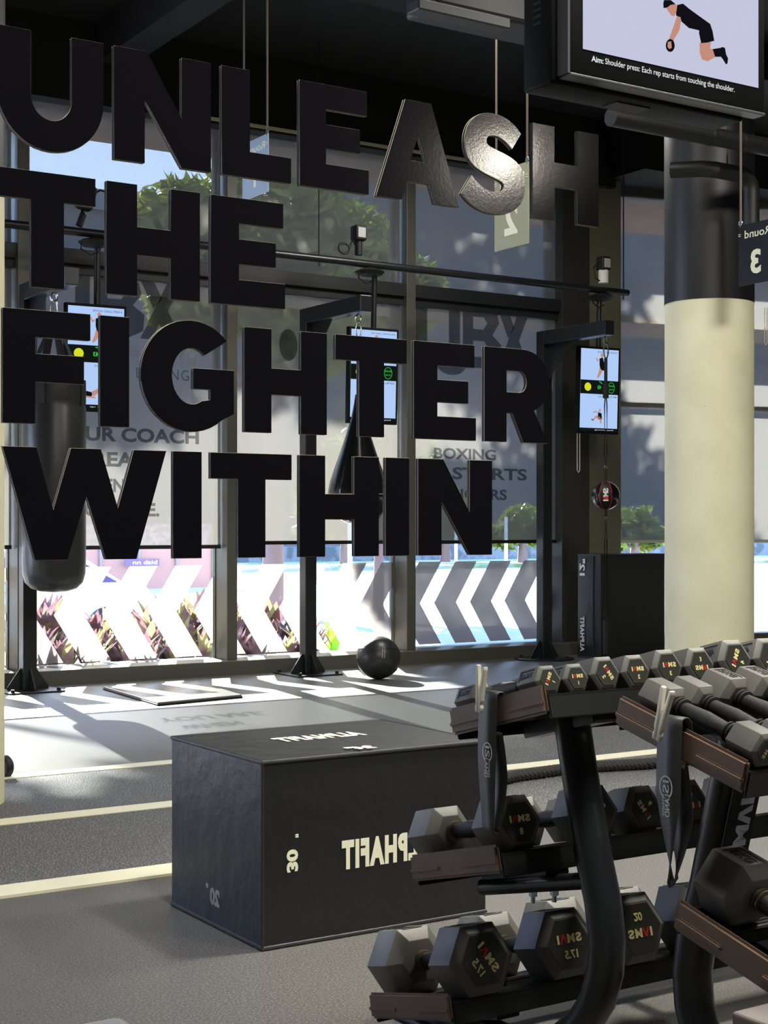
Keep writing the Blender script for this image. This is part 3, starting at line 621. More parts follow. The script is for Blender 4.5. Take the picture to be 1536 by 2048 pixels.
TILT = rad(14.2)
TIERS = [dict(y=2.233, z=0.849, run=0.30), dict(y=2.380, z=0.519, run=0.30), dict(y=2.546, z=0.180, run=0.30)]
XE = 1.782
def rack(mirrored):
    """mirrored = the rack beyond the letter wall (trays fall away from us); else its twin on this side"""
    sy = 1 if mirrored else -1
    Yw = lambda y: y if mirrored else 2 * MIR - y
    t = thing('dumbbell_rack', (1.953, Yw(2.5), 0), 'black three-tier dumbbell rack beyond the letter wall, trays sloping away' if mirrored else 'nearer black dumbbell rack at the right edge, trays sloping towards the camera', 'rack')
    o = V((1.953, Yw(2.5), 0)); x1 = 3.55
    def fl(me):                                   # turn a mesh made for the far rack into its twin
        return me
    for ti in TIERS:
        ca, sa = math.cos(TILT), math.sin(TILT)
        # tray frame: u along the slope, n normal to it
        org = V((0, Yw(ti['y']), ti['z'])) - V((0, o.y, 0)); u = V((0, sy * ca, -sa)); n = V((0, sy * sa, ca)); X = V((1, 0, 0))
        def slab(mb, x0, x1_, u0, u1, n0, n1, bev=0.002):
            M = Mx(((1, 0, 0, -o.x), (0, u.y, n.y, org.y), (0, u.z, n.z, org.z), (0, 0, 0, 1)))
            b = bmesh.new(); bmesh.ops.create_cube(b, size=1)
            for v in b.verts: v.co = V(((x0 + x1_) / 2 + v.co.x * (x1_ - x0), (u0 + u1) / 2 + v.co.y * (u1 - u0), (n0 + n1) / 2 + v.co.z * (n1 - n0)))
            if bev: bmesh.ops.bevel(b, geom=b.edges[:], offset=bev, segments=2, affect='EDGES')
            b.transform(M); bmesh.ops.recalc_face_normals(b, faces=b.faces[:]); mb.add(b)
        tm = MB()
        slab(tm, XE + 0.012, x1, 0.0, 0.095, -0.022, -0.016); slab(tm, XE + 0.012, x1, 0.0, 0.005, -0.062, -0.0165)
        slab(tm, XE + 0.012, x1, 0.22, 0.315, -0.022, -0.016); slab(tm, XE + 0.012, x1, 0.31, 0.315, -0.062, -0.0165)
        slab(tm, XE + 0.012, x1, 0.09, 0.095, -0.045, -0.02); slab(tm, XE + 0.012, x1, 0.22, 0.225, -0.045, -0.02)
        tray = tm.build('tray', RAIL, t)
        rb = MB()
        for k in range(10): slab(rb, XE + 0.02, x1, 0.225 + k * 0.009, 0.229 + k * 0.009, -0.016, -0.0145, 0)
        for k in range(9): slab(rb, XE + 0.02, x1, 0.01 + k * 0.009, 0.014 + k * 0.009, -0.016, -0.0145, 0)
        rb.build('rubber_liner', BLACKM, tray)
        em = MB(); slab(em, XE, XE + 0.012, -0.002, 0.317, -0.052, 0.004, 0.0055)
        slab(em, XE - 0.004, XE + 0.004, 0.0, 0.115, -0.035, -0.024, 0.003); slab(em, XE - 0.004, XE + 0.004, 0.205, 0.315, -0.035, -0.024, 0.003)
        em.build('end_plate', WARMLIT, tray, True)
        for xb in (1.93, x1 - 0.2):
            cm = MB(); slab(cm, xb, xb + 0.06, 0.04, 0.27, -0.075, -0.045); cm.build('tray_bracket', BLACK, tray)
    for xx in (0.0, 1.4):
        path = [(2.352, 0.775), (2.335, 0.70), (2.316, 0.624), (2.286, 0.51), (2.255, 0.4165), (2.241, 0.342), (2.246, 0.28), (2.270, 0.215), (2.315, 0.155), (2.38, 0.105), (2.46, 0.07), (2.56, 0.05), (2.9, 0.045)]
        MB().tube([(xx, Yw(y) - o.y, z) for y, z in path], 0.039, 18, sx=0.88, up=V((1, 0, 0))).build('post', BLACK, t, True)
        MB().box(xx - 0.04, xx + 0.04, min(Yw(2.2), Yw(3.0)) - o.y, max(Yw(2.2), Yw(3.0)) - o.y, 0.0, 0.018, 0.005).build('foot', BLACK, t, True)
        for ti, (ya, yb) in zip(TIERS[1:], ((2.25, 2.62), (2.26, 2.75))):
            a = MB(); za = ti['z'] - 0.064
            M_ = [(xx - 0.02, Yw(ya + 0.02) - o.y, za - (0.0)), (xx - 0.02, Yw(yb) - o.y, za - (yb - ya) * math.tan(TILT) * 0.9)]
            a.cyl(M_[0], M_[1], 0.017, seg=18)
            am = a.build('support_arm', BLACK, t, True)
            MB().cyl(M_[1], (M_[1][0], M_[1][1] + sy * 0.006, M_[1][2] - 0.001), 0.0175, seg=18).build('end_cap', mat('grey plastic cap', (96, 98, 100), 0.5), am, True)
            for k in (0.35, 0.55):
                q = V(M_[0]).lerp(V(M_[1]), k)
                MB().cyl(q + V((0.01, 0, -0.012)), q + V((0.01, 0, -0.026)), 0.009, seg=6).cyl(q + V((0.01, 0, -0.024)), q + V((0.01, 0, -0.04)), 0.005, seg=10).build('bolt', ZINC, am)
    return t
rackA = rack(True); rackB = rack(False)
# badge on the nearer rack: tall pale letters reading up the post
bd = MB(); bx = MB()
pA, pB = V((1.953, 2 * MIR - 2.335, 0.715)), V((1.953, 2 * MIR - 2.262, 0.44))
axis = (pA - pB).normalized()
Mb = basis((pA + pB) / 2 - V((1.953, 2 * MIR - 2.5, 0)) + V((0, -0.0485, 0)), axis, V((-1, 0, 0)))
bx.box(-0.16, 0.14, -0.034, 0.034, -0.004, 0.0, 0.001)
me = bpy.data.meshes.new('b'); bx.bm.to_mesh(me); bx.bm.free(); me.transform(Mb); plate = link('badge', me, BLACKM, rackB)
hb = 0.032
for ch, cx, w in (('S', -0.012, 0.026), ('M', 0.029, 0.040), ('I', 0.095, 0.012)):
    me = text_mesh(ch, hb, w, 0.05, 0.0004); me.transform(Mb @ Mx.Translation((cx, -0.006, 0.0))); link('badge_letter', me, BLUTXT, plate)
k = 0.019
stencil([[(-k, -hb / 2), (-k + 0.012, -hb / 2), (0, 0.005), (k - 0.012, -hb / 2), (k, -hb / 2), (0.006, hb / 2), (-0.006, hb / 2)]], Mb @ Mx.Translation((0.068, -0.006, 0)), BLUTXT, 'badge_letter', plate)

LOAD = [[('1', 1.831, 1), ('1', 1.900, 0), ('2', 1.976, 5), ('2', 2.057, 0), ('3', 2.143, 0), ('3', 2.234, 3), ('4', 2.332, 1), ('4', 2.436, 1), ('5', 2.545, 0), ('5', 2.655, 0)],
        [('8', 1.862, 0), ('8', 2.070, 2), ('6', 2.215, 2), ('6', 2.352, 3), ('6', 2.50, 0)],
        [('17.5', 1.882, 5), ('17.5', 2.110, 0), ('20', 2.315, 3), ('20', 2.52, 0)]]
SIZES['5'] = (0.052, 0.09, 0.124, 0.0155)
names = {'1': 'one kilo', '2': 'two kilo', '3': 'three kilo', '4': 'four kilo', '5': 'five kilo', '6': 'six kilo', '8': 'eight kilo', '17.5': 'seventeen and a half kilo', '20': 'twenty kilo'}
tn = ['top', 'middle', 'bottom']
for far in (True, False):
    for ti, row in enumerate(LOAD):
        if not far and ti == 2: continue
        seen = {}
        for kg, x, roll in row:
            if not far and (ti == 0 and x > 2.2 or ti == 1 and x > 2.0): continue
            tt = TIERS[ti]; ca, sa = math.cos(TILT), math.sin(TILT); sy = 1 if far else -1
            r, hl, hd, hr = SIZES[kg]
            u0 = 0.1575 - (hl + hd / 2) + (0.016, 0.022, 0.006)[ti] * (1 if far else 0.4)          # centred over the two rails
            y = tt['y'] + u0 * ca - 0.0145 * sa * -1 * 0 ; z = tt['z'] - u0 * sa - 0.0142
            d = dumbbell(kg, far, roll); d.name = 'hex_dumbbell'
            d.location = (x, y if far else 2 * MIR - y, z)
            d.rotation_euler = (-TILT, 0, 0) if far else (-TILT, 0, math.pi)
            seen[kg] = seen.get(kg, 0) + 1
            many = sum(1 for q in row if q[0] == kg)
            which = ('first' if seen[kg] == 1 else 'second' if seen[kg] == 2 else 'third') + ' of pair' if many > 1 else 'alone'
            if many == 3: which = ('first', 'second', 'third')[seen[kg] - 1] + ' of its kind'
            tag(d, "%s hex dumbbell on the %s rack's %s tier, %s" % (names[kg] + (' black' if kg != '17.5' else ''), 'far' if far else 'nearer', tn[ti], which), 'dumbbell', 'hex dumbbells on the %s tier of the %s rack' % (tn[ti], 'far' if far else 'nearer'))

# resistance bands over the top end plates, each with a peg
def band(far):
    sy = 1 if far else -1
    Yw = lambda y: y if far else 2 * MIR - y
    yc = 2.390 if far else 2.372
    zt = TIERS[0]['z'] - (yc - TIERS[0]['y']) * math.tan(TILT) + 0.012
    zbot = 0.555
    o = V((XE, Yw(yc), zt))
    t = thing('resistance_band', o, 'black latex loop band pegged to the %s rack top tray' % ('far' if far else 'nearer'), 'exercise band', 'bands on the rack ends')
    hw = 0.029
    n = 26
    mb = MB()
    L0 = zt - zbot
    def strip(xs, zs, tw):
        prev = None
        for x, z, a in zip(xs, zs, tw):
            d = V((math.sin(a), math.cos(a), 0)) * hw
            cur = (mb.bm.verts.new(V((x, 0, z)) - d), mb.bm.verts.new(V((x, 0, z)) + d))
            if prev: mb.bm.faces.new((prev[0], prev[1], cur[1], cur[0]))
            prev = cur
    outer = [(-0.008 - 0.004 * math.sin(i / n * 3.14), -L0 * i / n) for i in range(n + 1)]
    tw = [(0.0 if i < 12 else (i - 12) / 14 * (0.9 if not far else 0.25)) for i in range(n + 1)]
    strip([0.018, 0.014, 0.006, -0.002] + [p[0] for p in outer] + [-0.004, 0.004], [-0.05, -0.004, 0.004, 0.004] + [p[1] for p in outer] + [-L0 - 0.008, -L0 - 0.006], [0, 0, 0, 0] + tw + [tw[-1], tw[-1]])
    strip([0.004 + 0.012 * math.sin(i / n * 3.14) for i in range(n + 1)], [-L0 - 0.006 + (L0 - 0.07) * i / n for i in range(n + 1)], tw[::-1])
    ob = mb.build('loop', BAND, t, True, 80)
    md = ob.modifiers.new('thick', 'SOLIDIFY'); md.thickness = 0.0022; md.offset = 0
    # printed mark: ring, initials and name running down the band
    mir = not far
    M = basis((-0.0142, 0.004 * -sy, -0.115), (0, -1, 0), (0, 0, 1))
    ring = [(0.016 * math.cos(a), 0.02 * math.sin(a)) for a in [rad(-50 + 300 * i / 30 - 5) for i in range(31)]]
    inn = [(0.0132 * math.cos(a), 0.0172 * math.sin(a)) for a in [rad(-50 + 300 * i / 30 - 5) for i in range(31)]]
    stencil([ring + inn[::-1]], M, WHITE, 'ring_mark', ob, 0.0)
    f = -1 if mir else 1
    rotM = M @ Mx.Scale(f, 4, (1, 0, 0)) @ Mx.Rotation(-math.pi / 2, 4, 'Z')
    def down(s, y, xoff, h, w):
        me = text_mesh(s, h, w, 0.01, 0.0); me.transform(M @ Mx.Scale(f, 4, (1, 0, 0)) @ Mx.Translation((xoff, y, 0)) @ Mx.Rotation(-math.pi / 2, 4, 'Z')); link('lettering', me, WHITE, ob)
    down('IS', 0.001, 0.0, 0.015, 0.022); down('LAND', -0.031, -0.0035, 0.0105, 0.038); down('FITNESS', -0.031, 0.006, 0.005, 0.036)
    # peg
    pg = thing('clothes_peg', o + V((-0.012, 0.0, 0.0)), 'white plastic peg clipping the band on the %s rack' % ('far' if far else 'nearer'), 'peg', 'pegs on the bands')
    tilt = Mx.Rotation(rad(6 if far else 17), 4, 'X')
    for s in (-1, 1):
        m = MB(); m.prism([(0.0012 * s, -0.046), (0.0085 * s, -0.046), (0.0095 * s, -0.036), (0.0070 * s, -0.03), (0.0098 * s, -0.022), (0.0105 * s, 0.0), (0.0145 * s, 0.04), (0.0135 * s, 0.047), (0.0075 * s, 0.046), (0.0020 * s, 0.004)][::s], 0.009, Mx.Translation((-0.012, 0, 0)) @ tilt @ basis((0, 0, 0.01), (0, -1, 0), (0, 0, 1)), 0.001)
        m.build('jaw', PEGM, pg, True)
    MB().tube([tilt @ V((-0.0165, 0.008 * math.cos(a), 0.012 + 0.004 * math.sin(a))) for a in [i * 0.6 for i in range(11)]], 0.0011, 6).build('spring', mat('brass spring', (176, 140, 80), 0.4, 0.8), pg, True)
band(True); band(False)

# ================================================================== PLYO BOX, SOFT BLOCK, ROPE, BALL, MAT
def soft_box(name, loc, sx, sy, sz, label, m=VINYL):
    t = thing(name, loc, label, 'plyo box')
    b = bmesh.new(); bmesh.ops.create_cube(b, size=1)
    for v in b.verts: v.co = V((sx / 2 + v.co.x * sx, sy / 2 + v.co.y * sy, sz / 2 + v.co.z * sz))
    bmesh.ops.subdivide_edges(b, edges=b.edges[:], cuts=7, use_grid_fill=True)
    for v in b.verts:
        u, w, q = v.co.x / sx, v.co.y / sy, v.co.z / sz
        bulge = lambda a, c: max(0, 16 * a * (1 - a) * c * (1 - c))
        k = 0.006
        if u < 1e-4: v.co.x -= k * bulge(w, q)
        if u > 1 - 1e-4: v.co.x += k * bulge(w, q)
        if w < 1e-4: v.co.y -= k * 0.6 * bulge(u, q)
        if w > 1 - 1e-4: v.co.y += k * bulge(u, q)
        if q > 1 - 1e-4: v.co.z += k * 0.8 * bulge(u, w)
    MB().add(b).build('cover', m, t, True, 60)
    for q in (0.0, 1.0):
        z = 0.006 if q == 0 else sz - 0.004
        MB().tube([(0, 0, z), (sx, 0, z), (sx, sy, z), (0, sy, z)], 0.006, 8, closed=True).build('piping', VINYLG, t, True)
    MB().tube([(0, 0, 0.01), (0, 0, sz)], 0.004, 8).build('seam', VINYLG, t, True)
    return t
pb = gp(525, 1903)
bx1 = soft_box('plyo_box', (pb.x, pb.y, 0), 0.75, 0.585, 0.515, 'large black soft plyo box on the floor behind the dumbbell rack')
X, Yv, Z = V((1, 0, 0)), V((0, 1, 0)), V((0, 0, 1))
fy = -0.0062
def bul(a, c, k): return k * max(0, 16 * a * (1 - a) * c * (1 - c)) + 0.0007
def px_on(px, py, y): return at(px, py, y) - V((pb.x, pb.y, 0))
c = px_on(776, 1700, pb.y + fy); write('lettering', 'ALPHAFIT', basis((c.x, -0.0043, c.z + 0.002), X, Z), 0.082, CREAMTXT, bx1, w=0.305, bold=0.06, mirror=True, space=1.2)
c = px_on(586, 1722, pb.y + fy); write('lettering', '30', basis((c.x, -0.0026, c.z), X, Z), 0.036, CREAMTXT, bx1, w=0.062, bold=0.05, mirror=True, turn=-math.pi / 2)
c = px_on(595, 1672, pb.y + fy); write('lettering', '"', basis((c.x, -0.0026, c.z), X, Z), 0.010, CREAMTXT, bx1, bold=0.03, mirror=True, turn=-math.pi / 2)
c = atx(427, 1795, pb.x - 0.008) - V((pb.x, pb.y, 0)); write('lettering', '20', basis((-0.0042, c.y, c.z), -Yv, Z), 0.05, mat('grey print', (190, 192, 188), 0.6), bx1, w=0.062, bold=0.05, mirror=True)
write('lettering', '"', basis((-0.0042, c.y + 0.05, c.z + 0.024), -Yv, Z), 0.013, MATS['grey print'], bx1, bold=0.03, mirror=True)
c = gp(645, 1473, 0.523) - V((pb.x, pb.y, 0)); write('lettering', 'ALPHAFIT', basis((c.x, c.y + 0.02, 0.5205), X, Yv), 0.085, CREAMTXT, bx1, w=0.29, bold=0.06, mirror=True, space=1.2)
c = gp(720, 1494, 0.523) - V((pb.x, pb.y, 0)); write('lettering', '24"', basis((c.x, c.y, 0.5215), X, Yv), 0.05, CREAMTXT, bx1, w=0.085, bold=0.05, mirror=True)

p2 = V((8.62, 9.98, 0))
bx2 = soft_box('plyo_block', p2, 0.75, 0.305, 0.915, 'black soft plyo block standing on end against the angled window')
write('lettering', 'ALPHAFIT', basis((-0.009, 0.235, 0.21), -Yv, Z), 0.055, WHITE, bx2, w=0.31, bold=0.035, mirror=True, turn=-math.pi / 2, space=1.12)
write('lettering', '12"', basis((-0.009, 0.235, 0.80), -Yv, Z), 0.075, WHITE, bx2, w=0.15, bold=0.04, mirror=True, turn=-math.pi / 2)
MB().tube([(-0.006, 0.09, 0.03), (-0.008, 0.09, 0.45), (-0.006, 0.09, 0.9)], 0.005, 6).build('seam', VINYLG, bx2)

# battle rope: twisted strands lying across the floor
pts = [gp(960, 1584), gp(1030, 1566), gp(1120, 1553), gp(1200, 1546), gp(1290, 1541), gp(1400, 1530), gp(1540, 1520)]
dense = []
for i in range(len(pts) - 1):
    for k in range(40): dense.append(pts[i].lerp(pts[i + 1], k / 40))
rp = MB()
for s in range(3):
    q = []
    for i, p in enumerate(dense):
        d = (dense[min(i + 1, len(dense) - 1)] - dense[max(i - 1, 0)]).normalized(); sd = V((-d.y, d.x, 0))
        a = i * 0.55 + s * 2.094
        q.append(p + V((0, 0, 0.030)) + sd * (0.014 * math.cos(a)) + V((0, 0, 0.014 * math.sin(a))))
    rp.tube(q, 0.015, 7)
tag(rp.build('battle_rope', ROPE, None, True), 'thick black twisted battle rope lying across the turf behind the racks', 'rope')
tg = MB()
mb_ = gp(757, 1358); rb = 0.168
ball = thing('medicine_ball', (mb_.x, mb_.y, 0), 'black leather medicine ball on the floor by the window', 'ball')
bb = bmesh.new(); bmesh.ops.create_icosphere(bb, subdivisions=5, radius=rb)
for v in bb.verts: v.co.z *= 0.97
MB().add(bb, Mx.Translation((0, 0, rb * 0.97))).build('cover', LEATHER, ball, True)
for a, tl in ((0.3, 0.5), (1.5, 0.5), (2.5, -0.6)):
    ax = V((math.cos(a) * math.sin(tl), math.sin(a) * math.sin(tl), math.cos(tl))); u = ax.orthogonal().normalized(); w = ax.cross(u)
    MB().tube([V((0, 0, rb * 0.97)) + (u * math.cos(i * 0.131) + w * math.sin(i * 0.131)) * rb for i in range(48)], 0.0025, 5, closed=True).build('seam', VINYLG, ball, True)
write('mark', '//', basis((-0.055, -0.158, 0.215), (0.94, -0.34, 0.0), (0.1, 0.25, 0.9)), 0.09, WHITE, ball, w=0.03, bold=-0.02)
c0, c1, c2, c3 = gp(207, 1376, 0.012), gp(315, 1408, 0.012), gp(484, 1392, 0.012), gp(395, 1365, 0.012)
mm = thing('floor_mat', (c1.x, c1.y, 0), 'thin glossy black board lying flat in the sun by the window', 'mat')
for nm, z0, z1, m, gr in (('board', 0.003, 0.022, mat('shiny dark board', (96, 96, 94), 0.22), 0.0), ('edge_strip', 0.0, 0.012, BLACKM, 0.012)):
    cen = (c0 + c1 + c2 + c3) / 4
    pp = [(p - cen) * (1 + gr) + cen - V((c1.x, c1.y, 0)) for p in (c0, c1, c2, c3)]
    MB().prism([(p.x, p.y) for p in pp], z1 - z0, Mx.Translation((0, 0, z0)), 0.004).build(nm, m, mm)
# small wheel beside the left column, bench pads at the bottom edge
p = gp(9, 1556)
wheel = thing('ab_roller', (p.x, p.y, 0), 'small black wheel standing on the floor beside the left column', 'wheel')
MB().lathe([(0.02, -0.02), (0.045, -0.02), (0.052, -0.012), (0.052, 0.012), (0.045, 0.02), (0.02, 0.02)], 28, basis((0, 0, 0.052), (0, 1, 0), (0, 0, 1)) @ Mx.Rotation(0.3, 4, 'Y')).build('tyre', BLACKM, wheel, True)
MB().cyl((-0.03, 0, 0.052), (0.03, 0, 0.052), 0.014, seg=14).build('hub', STEEL, wheel, True)
pc_ = gp(248, 2024, 0.32)
bn = thing('bench', (pc_.x - 0.2, pc_.y - 0.12, 0), 'grey vinyl bench pad corner at the bottom left edge', 'bench')
MB().box(-0.55, 0.2, -0.18, 0.12, 0.24, 0.32, 0.025, 4).build('pad', mat('grey bench vinyl', (128, 130, 134), 0.3), bn, True)
for x in (-0.45, 0.1): MB().box(x - 0.02, x + 0.02, -0.05, 0.0, 0, 0.245, 0.004).build('leg', BLACK, bn)
ps = gp(1462, 2022, 0.12)
stp = thing('step_platform', (ps.x, ps.y, 0), 'low grey step platform on the floor at the bottom right edge', 'platform')
MB().box(0, 0.8, -0.35, 0, 0.085, 0.12, 0.008, 3).build('top', mat('grey step top', (104, 98, 96), 0.6), stp)
for x in (0.05, 0.7): MB().box(x, x + 0.07, -0.32, -0.03, 0, 0.086, 0.006).build('riser', BLACKM, stp)

# ================================================================== BOXING STATIONS
def station(x, y, arm, label, base):
    t = thing('bag_stand', (x, y, 0), label, 'bag stand', 'steel bag stands along the window')
    MB().box(-0.05, 0.05, -0.05, 0.05, 0.012, 2.86, 0.006).build('post', BLACK, t)
    MB().box(-0.05, 0.05, -arm, -0.05, 2.74, 2.86, 0.006).build('arm', BLACK, t)
    MB().prism([(-0.05, 2.42), (-0.05, 2.74), (-0.37, 2.74)], 0.01, basis((-0.005, 0, 0), (0, 1, 0), (0, 0, 1))).build('brace', BLACK, t)
    if base == 'round': MB().lathe([(0.26, 0), (0.26, 0.012), (0.25, 0.014)], 40).build('base_plate', BLACK, t, True)
    else: MB().box(-0.2, 0.2, -0.2, 0.2, 0, 0.012, 0.002).build('base_plate', BLACK, t)
    for a in range(4):
        M = Mx.Rotation(a * math.pi / 2, 4, 'Z')
        MB().prism([(0.05, 0.012), (0.15, 0.012), (0.15, 0.03), (0.06, 0.16), (0.05, 0.16)], 0.008, M @ basis((0, 0.004, 0), (1, 0, 0), (0, 0, 1))).build('gusset', BLACK, t)
        q = M @ V((0.165, 0.165 if base != 'round' else 0.12, 0))
        MB().cyl(q + V((0, 0, 0.012)), q + V((0, 0, 0.032)), 0.014, seg=6).build('bolt', BLACKM, t)
    return t
station(3.575, 10.24, 0.86, 'black steel bag stand at the left edge holding the long heavy bag', 'sq')
station(5.83, 10.22, 0.86, 'black steel bag stand in the middle holding the teardrop bag', 'sq')
station(8.235, 10.28, 0.86, 'black steel bag stand beside the pier above the small ball', 'round')
def clip_link(x, y, z, parent):
    m = MB()
    m.tube([(x + 0.022 * math.cos(a), y, z + 0.03 * math.sin(a)) for a in [i * 0.4488 for i in range(14)]], 0.007, 8, closed=True, up=V((0, 1, 0)))
    m.tube([(x + 0.024 * math.cos(a) + 0.004, y + 0.002, z - 0.085 + 0.065 * math.sin(a)) for a in [i * 0.3927 for i in range(16)]], 0.006, 8, closed=True, up=V((0, 1, 0)))
    m.build('carabiner', STEEL, parent, True)
# heavy bag
hx, hy = 3.575, 9.72; rbag = 0.212
hb_ = thing('heavy_bag', (hx, hy, 0), 'long black cylindrical punching bag hanging at the left edge', 'punching bag')
prof = [(0.02, 0.715), (0.09, 0.72), (0.15, 0.74), (0.19, 0.78), (0.208, 0.84), (rbag, 0.92), (rbag, 1.4), (rbag, 1.95), (0.206, 1.97), (rbag, 2.0), (rbag, 2.13), (0.19, 2.15), (0.02, 2.155)]
m = MB(); m.lathe(prof, 72)
for v in m.bm.verts:
    if v.co.z < 0.93:
        a = math.atan2(v.co.y, v.co.x); k = (0.93 - v.co.z) / 0.21
        s = 1 + 0.012 * k * math.sin(a * 23) + 0.008 * k * math.sin(a * 11 + 1)
        v.co.x *= s; v.co.y *= s
m.build('body', LEATHER, hb_, True)
for k in range(4):
    a = 0.78 + k * math.pi / 2; d = V((math.cos(a), math.sin(a), 0))
    q0, q1 = d * (rbag - 0.01) + V((0, 0, 2.13)), V((0, 0, 2.55)) + d * 0.015
    sd = V((-d.y, d.x, 0))
    st_ = MB()
    for (A, B) in ((q0, q1),):
        wv = [st_.bm.verts.new(p) for p in (A - sd * 0.035, A + sd * 0.035, B + sd * 0.02, B - sd * 0.02)]
        st_.bm.faces.new(wv)
    o = st_.build('strap', BLACKM, hb_); o.modifiers.new('t', 'SOLIDIFY').thickness = 0.006
    w2 = MB().box(-0.035, 0.035, rbag - 0.004, rbag + 0.004, 1.97, 2.14, 0.002, rot=Mx.Rotation(a - math.pi / 2, 4, 'Z')); w2.build('webbing', BLACKM, hb_)
clip_link(0, 0, 2.70, hb_)
# teardrop bag
tx, ty = 5.83, 9.47
td = thing('teardrop_bag', (tx, ty, 0), 'glossy black teardrop punching bag hanging in the middle', 'punching bag')
sc = 0.00371; zz = lambda y: EYE - (y - 1055) * sc
prof = [(0.01, zz(1048)), (24 * sc, zz(1046)), (42 * sc, zz(1036)), (54 * sc, zz(1018)), (60 * sc, zz(995)), (60.5 * sc, zz(983)), (57 * sc, zz(965)), (49 * sc, zz(940)), (38 * sc, zz(910)), (28 * sc, zz(880)), (20 * sc, zz(855)), (14 * sc, zz(835)), (9 * sc, zz(810)), (6 * sc, zz(790)), (0.01, zz(788))]
m = MB(); m.lathe(prof, 64); m.build('body', GLOSS, td, True, 60)
MB().lathe([(60.8 * sc, zz(990)), (61.2 * sc, zz(989)), (60.8 * sc, zz(988))], 64).build('seam', mat('grey stitching', (120, 120, 118), 0.5), td, True)
MB().tube([(0, 0, zz(790)), (0, 0, 2.50)], 0.012, 8).build('strap', BLACKM, td)
clip_link(0, 0, 2.70, td)
m = MB()
for k in range(7): m.tube([(0.016 * math.cos(a) * (1 if k % 2 else 0.3), 0.016 * math.cos(a) * (0.3 if k % 2 else 1), 2.5 - k * 0.06 + 0.036 * math.sin(a)) for a in [i * 0.6283 for i in range(10)]], 0.005, 6, closed=True)
m.build('chain', STEEL, td, True)
# double end ball
dx, dy = 8.235, 9.47
de = thing('double_end_ball', (dx, dy, 0), 'small black ball strung between the arm and the floor by the pier', 'punching ball')
bb = bmesh.new(); bmesh.ops.create_icosphere(bb, subdivisions=4, radius=0.118)
MB().add(bb, Mx.Translation((0, 0, 1.415))).build('ball', GLOSS, de, True)
pn = MB()                                    # the black central panel with its red seams and logo, facing the room
for i in range(17):
    pass
rr = 0.1195
def sph(a, e): return V((rr * math.cos(e) * math.sin(a), -rr * math.cos(e) * math.cos(a), 1.415 + rr * math.sin(e)))
view = math.atan2(dx, dy)                    # panel turned to the mirror wall
rows_ = []
for i in range(15):
    e = rad(-80 + i * 160 / 14); wd = 0.42
    rows_.append([pn.bm.verts.new(sph(-view + wd * (k - 2) / 2, e)) for k in range(5)])
for i in range(14):
    for k in range(4): pn.bm.faces.new((rows_[i][k], rows_[i][k + 1], rows_[i + 1][k + 1], rows_[i + 1][k]))
pn.build('panel', BLACKM, de, True)
for s in (-1, 1): MB().tube([sph(-view + s * 0.43, rad(-80 + i * 8)) for i in range(21)], 0.002, 6).build('red_seam', REDTXT, de, True)
oc = sph(-view, 0); nrm = (oc - V((0, 0, 1.415))).normalized()
Mlog = basis(oc + nrm * 0.004, Z.cross(nrm), Z) @ Mx.Rotation(math.pi / 2, 4, 'Z')
for ch, cx, w in (('S', 1.45, 0.8), ('M', 0.3, 1.0), ('I', -1.5, 0.3)):
    me = text_mesh(ch, 0.042, w * 0.042, 0.04, 0.0004, True); me.transform(Mlog @ Mx.Translation((cx * 0.028, 0, 0))); link('logo', me, WHITE, de)
stencil([[(-0.02, -0.021), (0.02, -0.021), (0.004, 0.021), (-0.004, 0.021)]], Mlog @ Mx.Translation((-0.72 * 0.028, 0, 0)), REDTXT, 'logo', de)
m = MB()
m.tube([(0, 0, 1.53), (0, 0, 1.64)], 0.012, 8); m.build('strap', BLACKM, de, True)
MB().tube([(0, 0, 1.30), (0, 0, 1.24)], 0.012, 8).build('strap', BLACKM, de, True)
MB().tube([(0, 0, 2.55), (0, 0, 2.33)], 0.014, 8).tube([(0, 0, 2.34), (0, 0, 2.22)], 0.024, 8).build('strap', BLACKM, de, True)
m = MB()
for s in (-0.013, 0.013): m.tube([(0, 0, 2.28), (s, 0, 2.16), (s, 0, 1.74), (0, 0, 1.66)], 0.005, 6)
for s in (-0.012, 0.012): m.tube([(0, 0, 1.22), (s, 0, 1.05), (s, 0, 0.36), (0, 0, 0.22), (0, 0, 0.03)], 0.005, 6)
m.tube([(0, 0, 0.38), (0, 0, 0.1)], 0.02, 8)
m.build('elastic_cord', BLACKM, de, True)
MB().cyl((0, 0, 0), (0, 0, 0.012), 0.06, seg=20).tube([(0.02 * math.cos(a), 0, 0.03 + 0.02 * math.sin(a)) for a in [i * 0.5236 for i in range(12)]], 0.004, 6, closed=True, up=V((0, 1, 0))).build('floor_anchor', STEEL, de, True)
for z in (1.65, 1.23): MB().tube([(0.013 * math.cos(a), 0, z + 0.013 * math.sin(a)) for a in [i * 0.5236 for i in range(12)]], 0.003, 6, closed=True, up=V((0, 1, 0))).build('ring', STEEL, de, True)
clip_link(0, 0, 2.70, de)

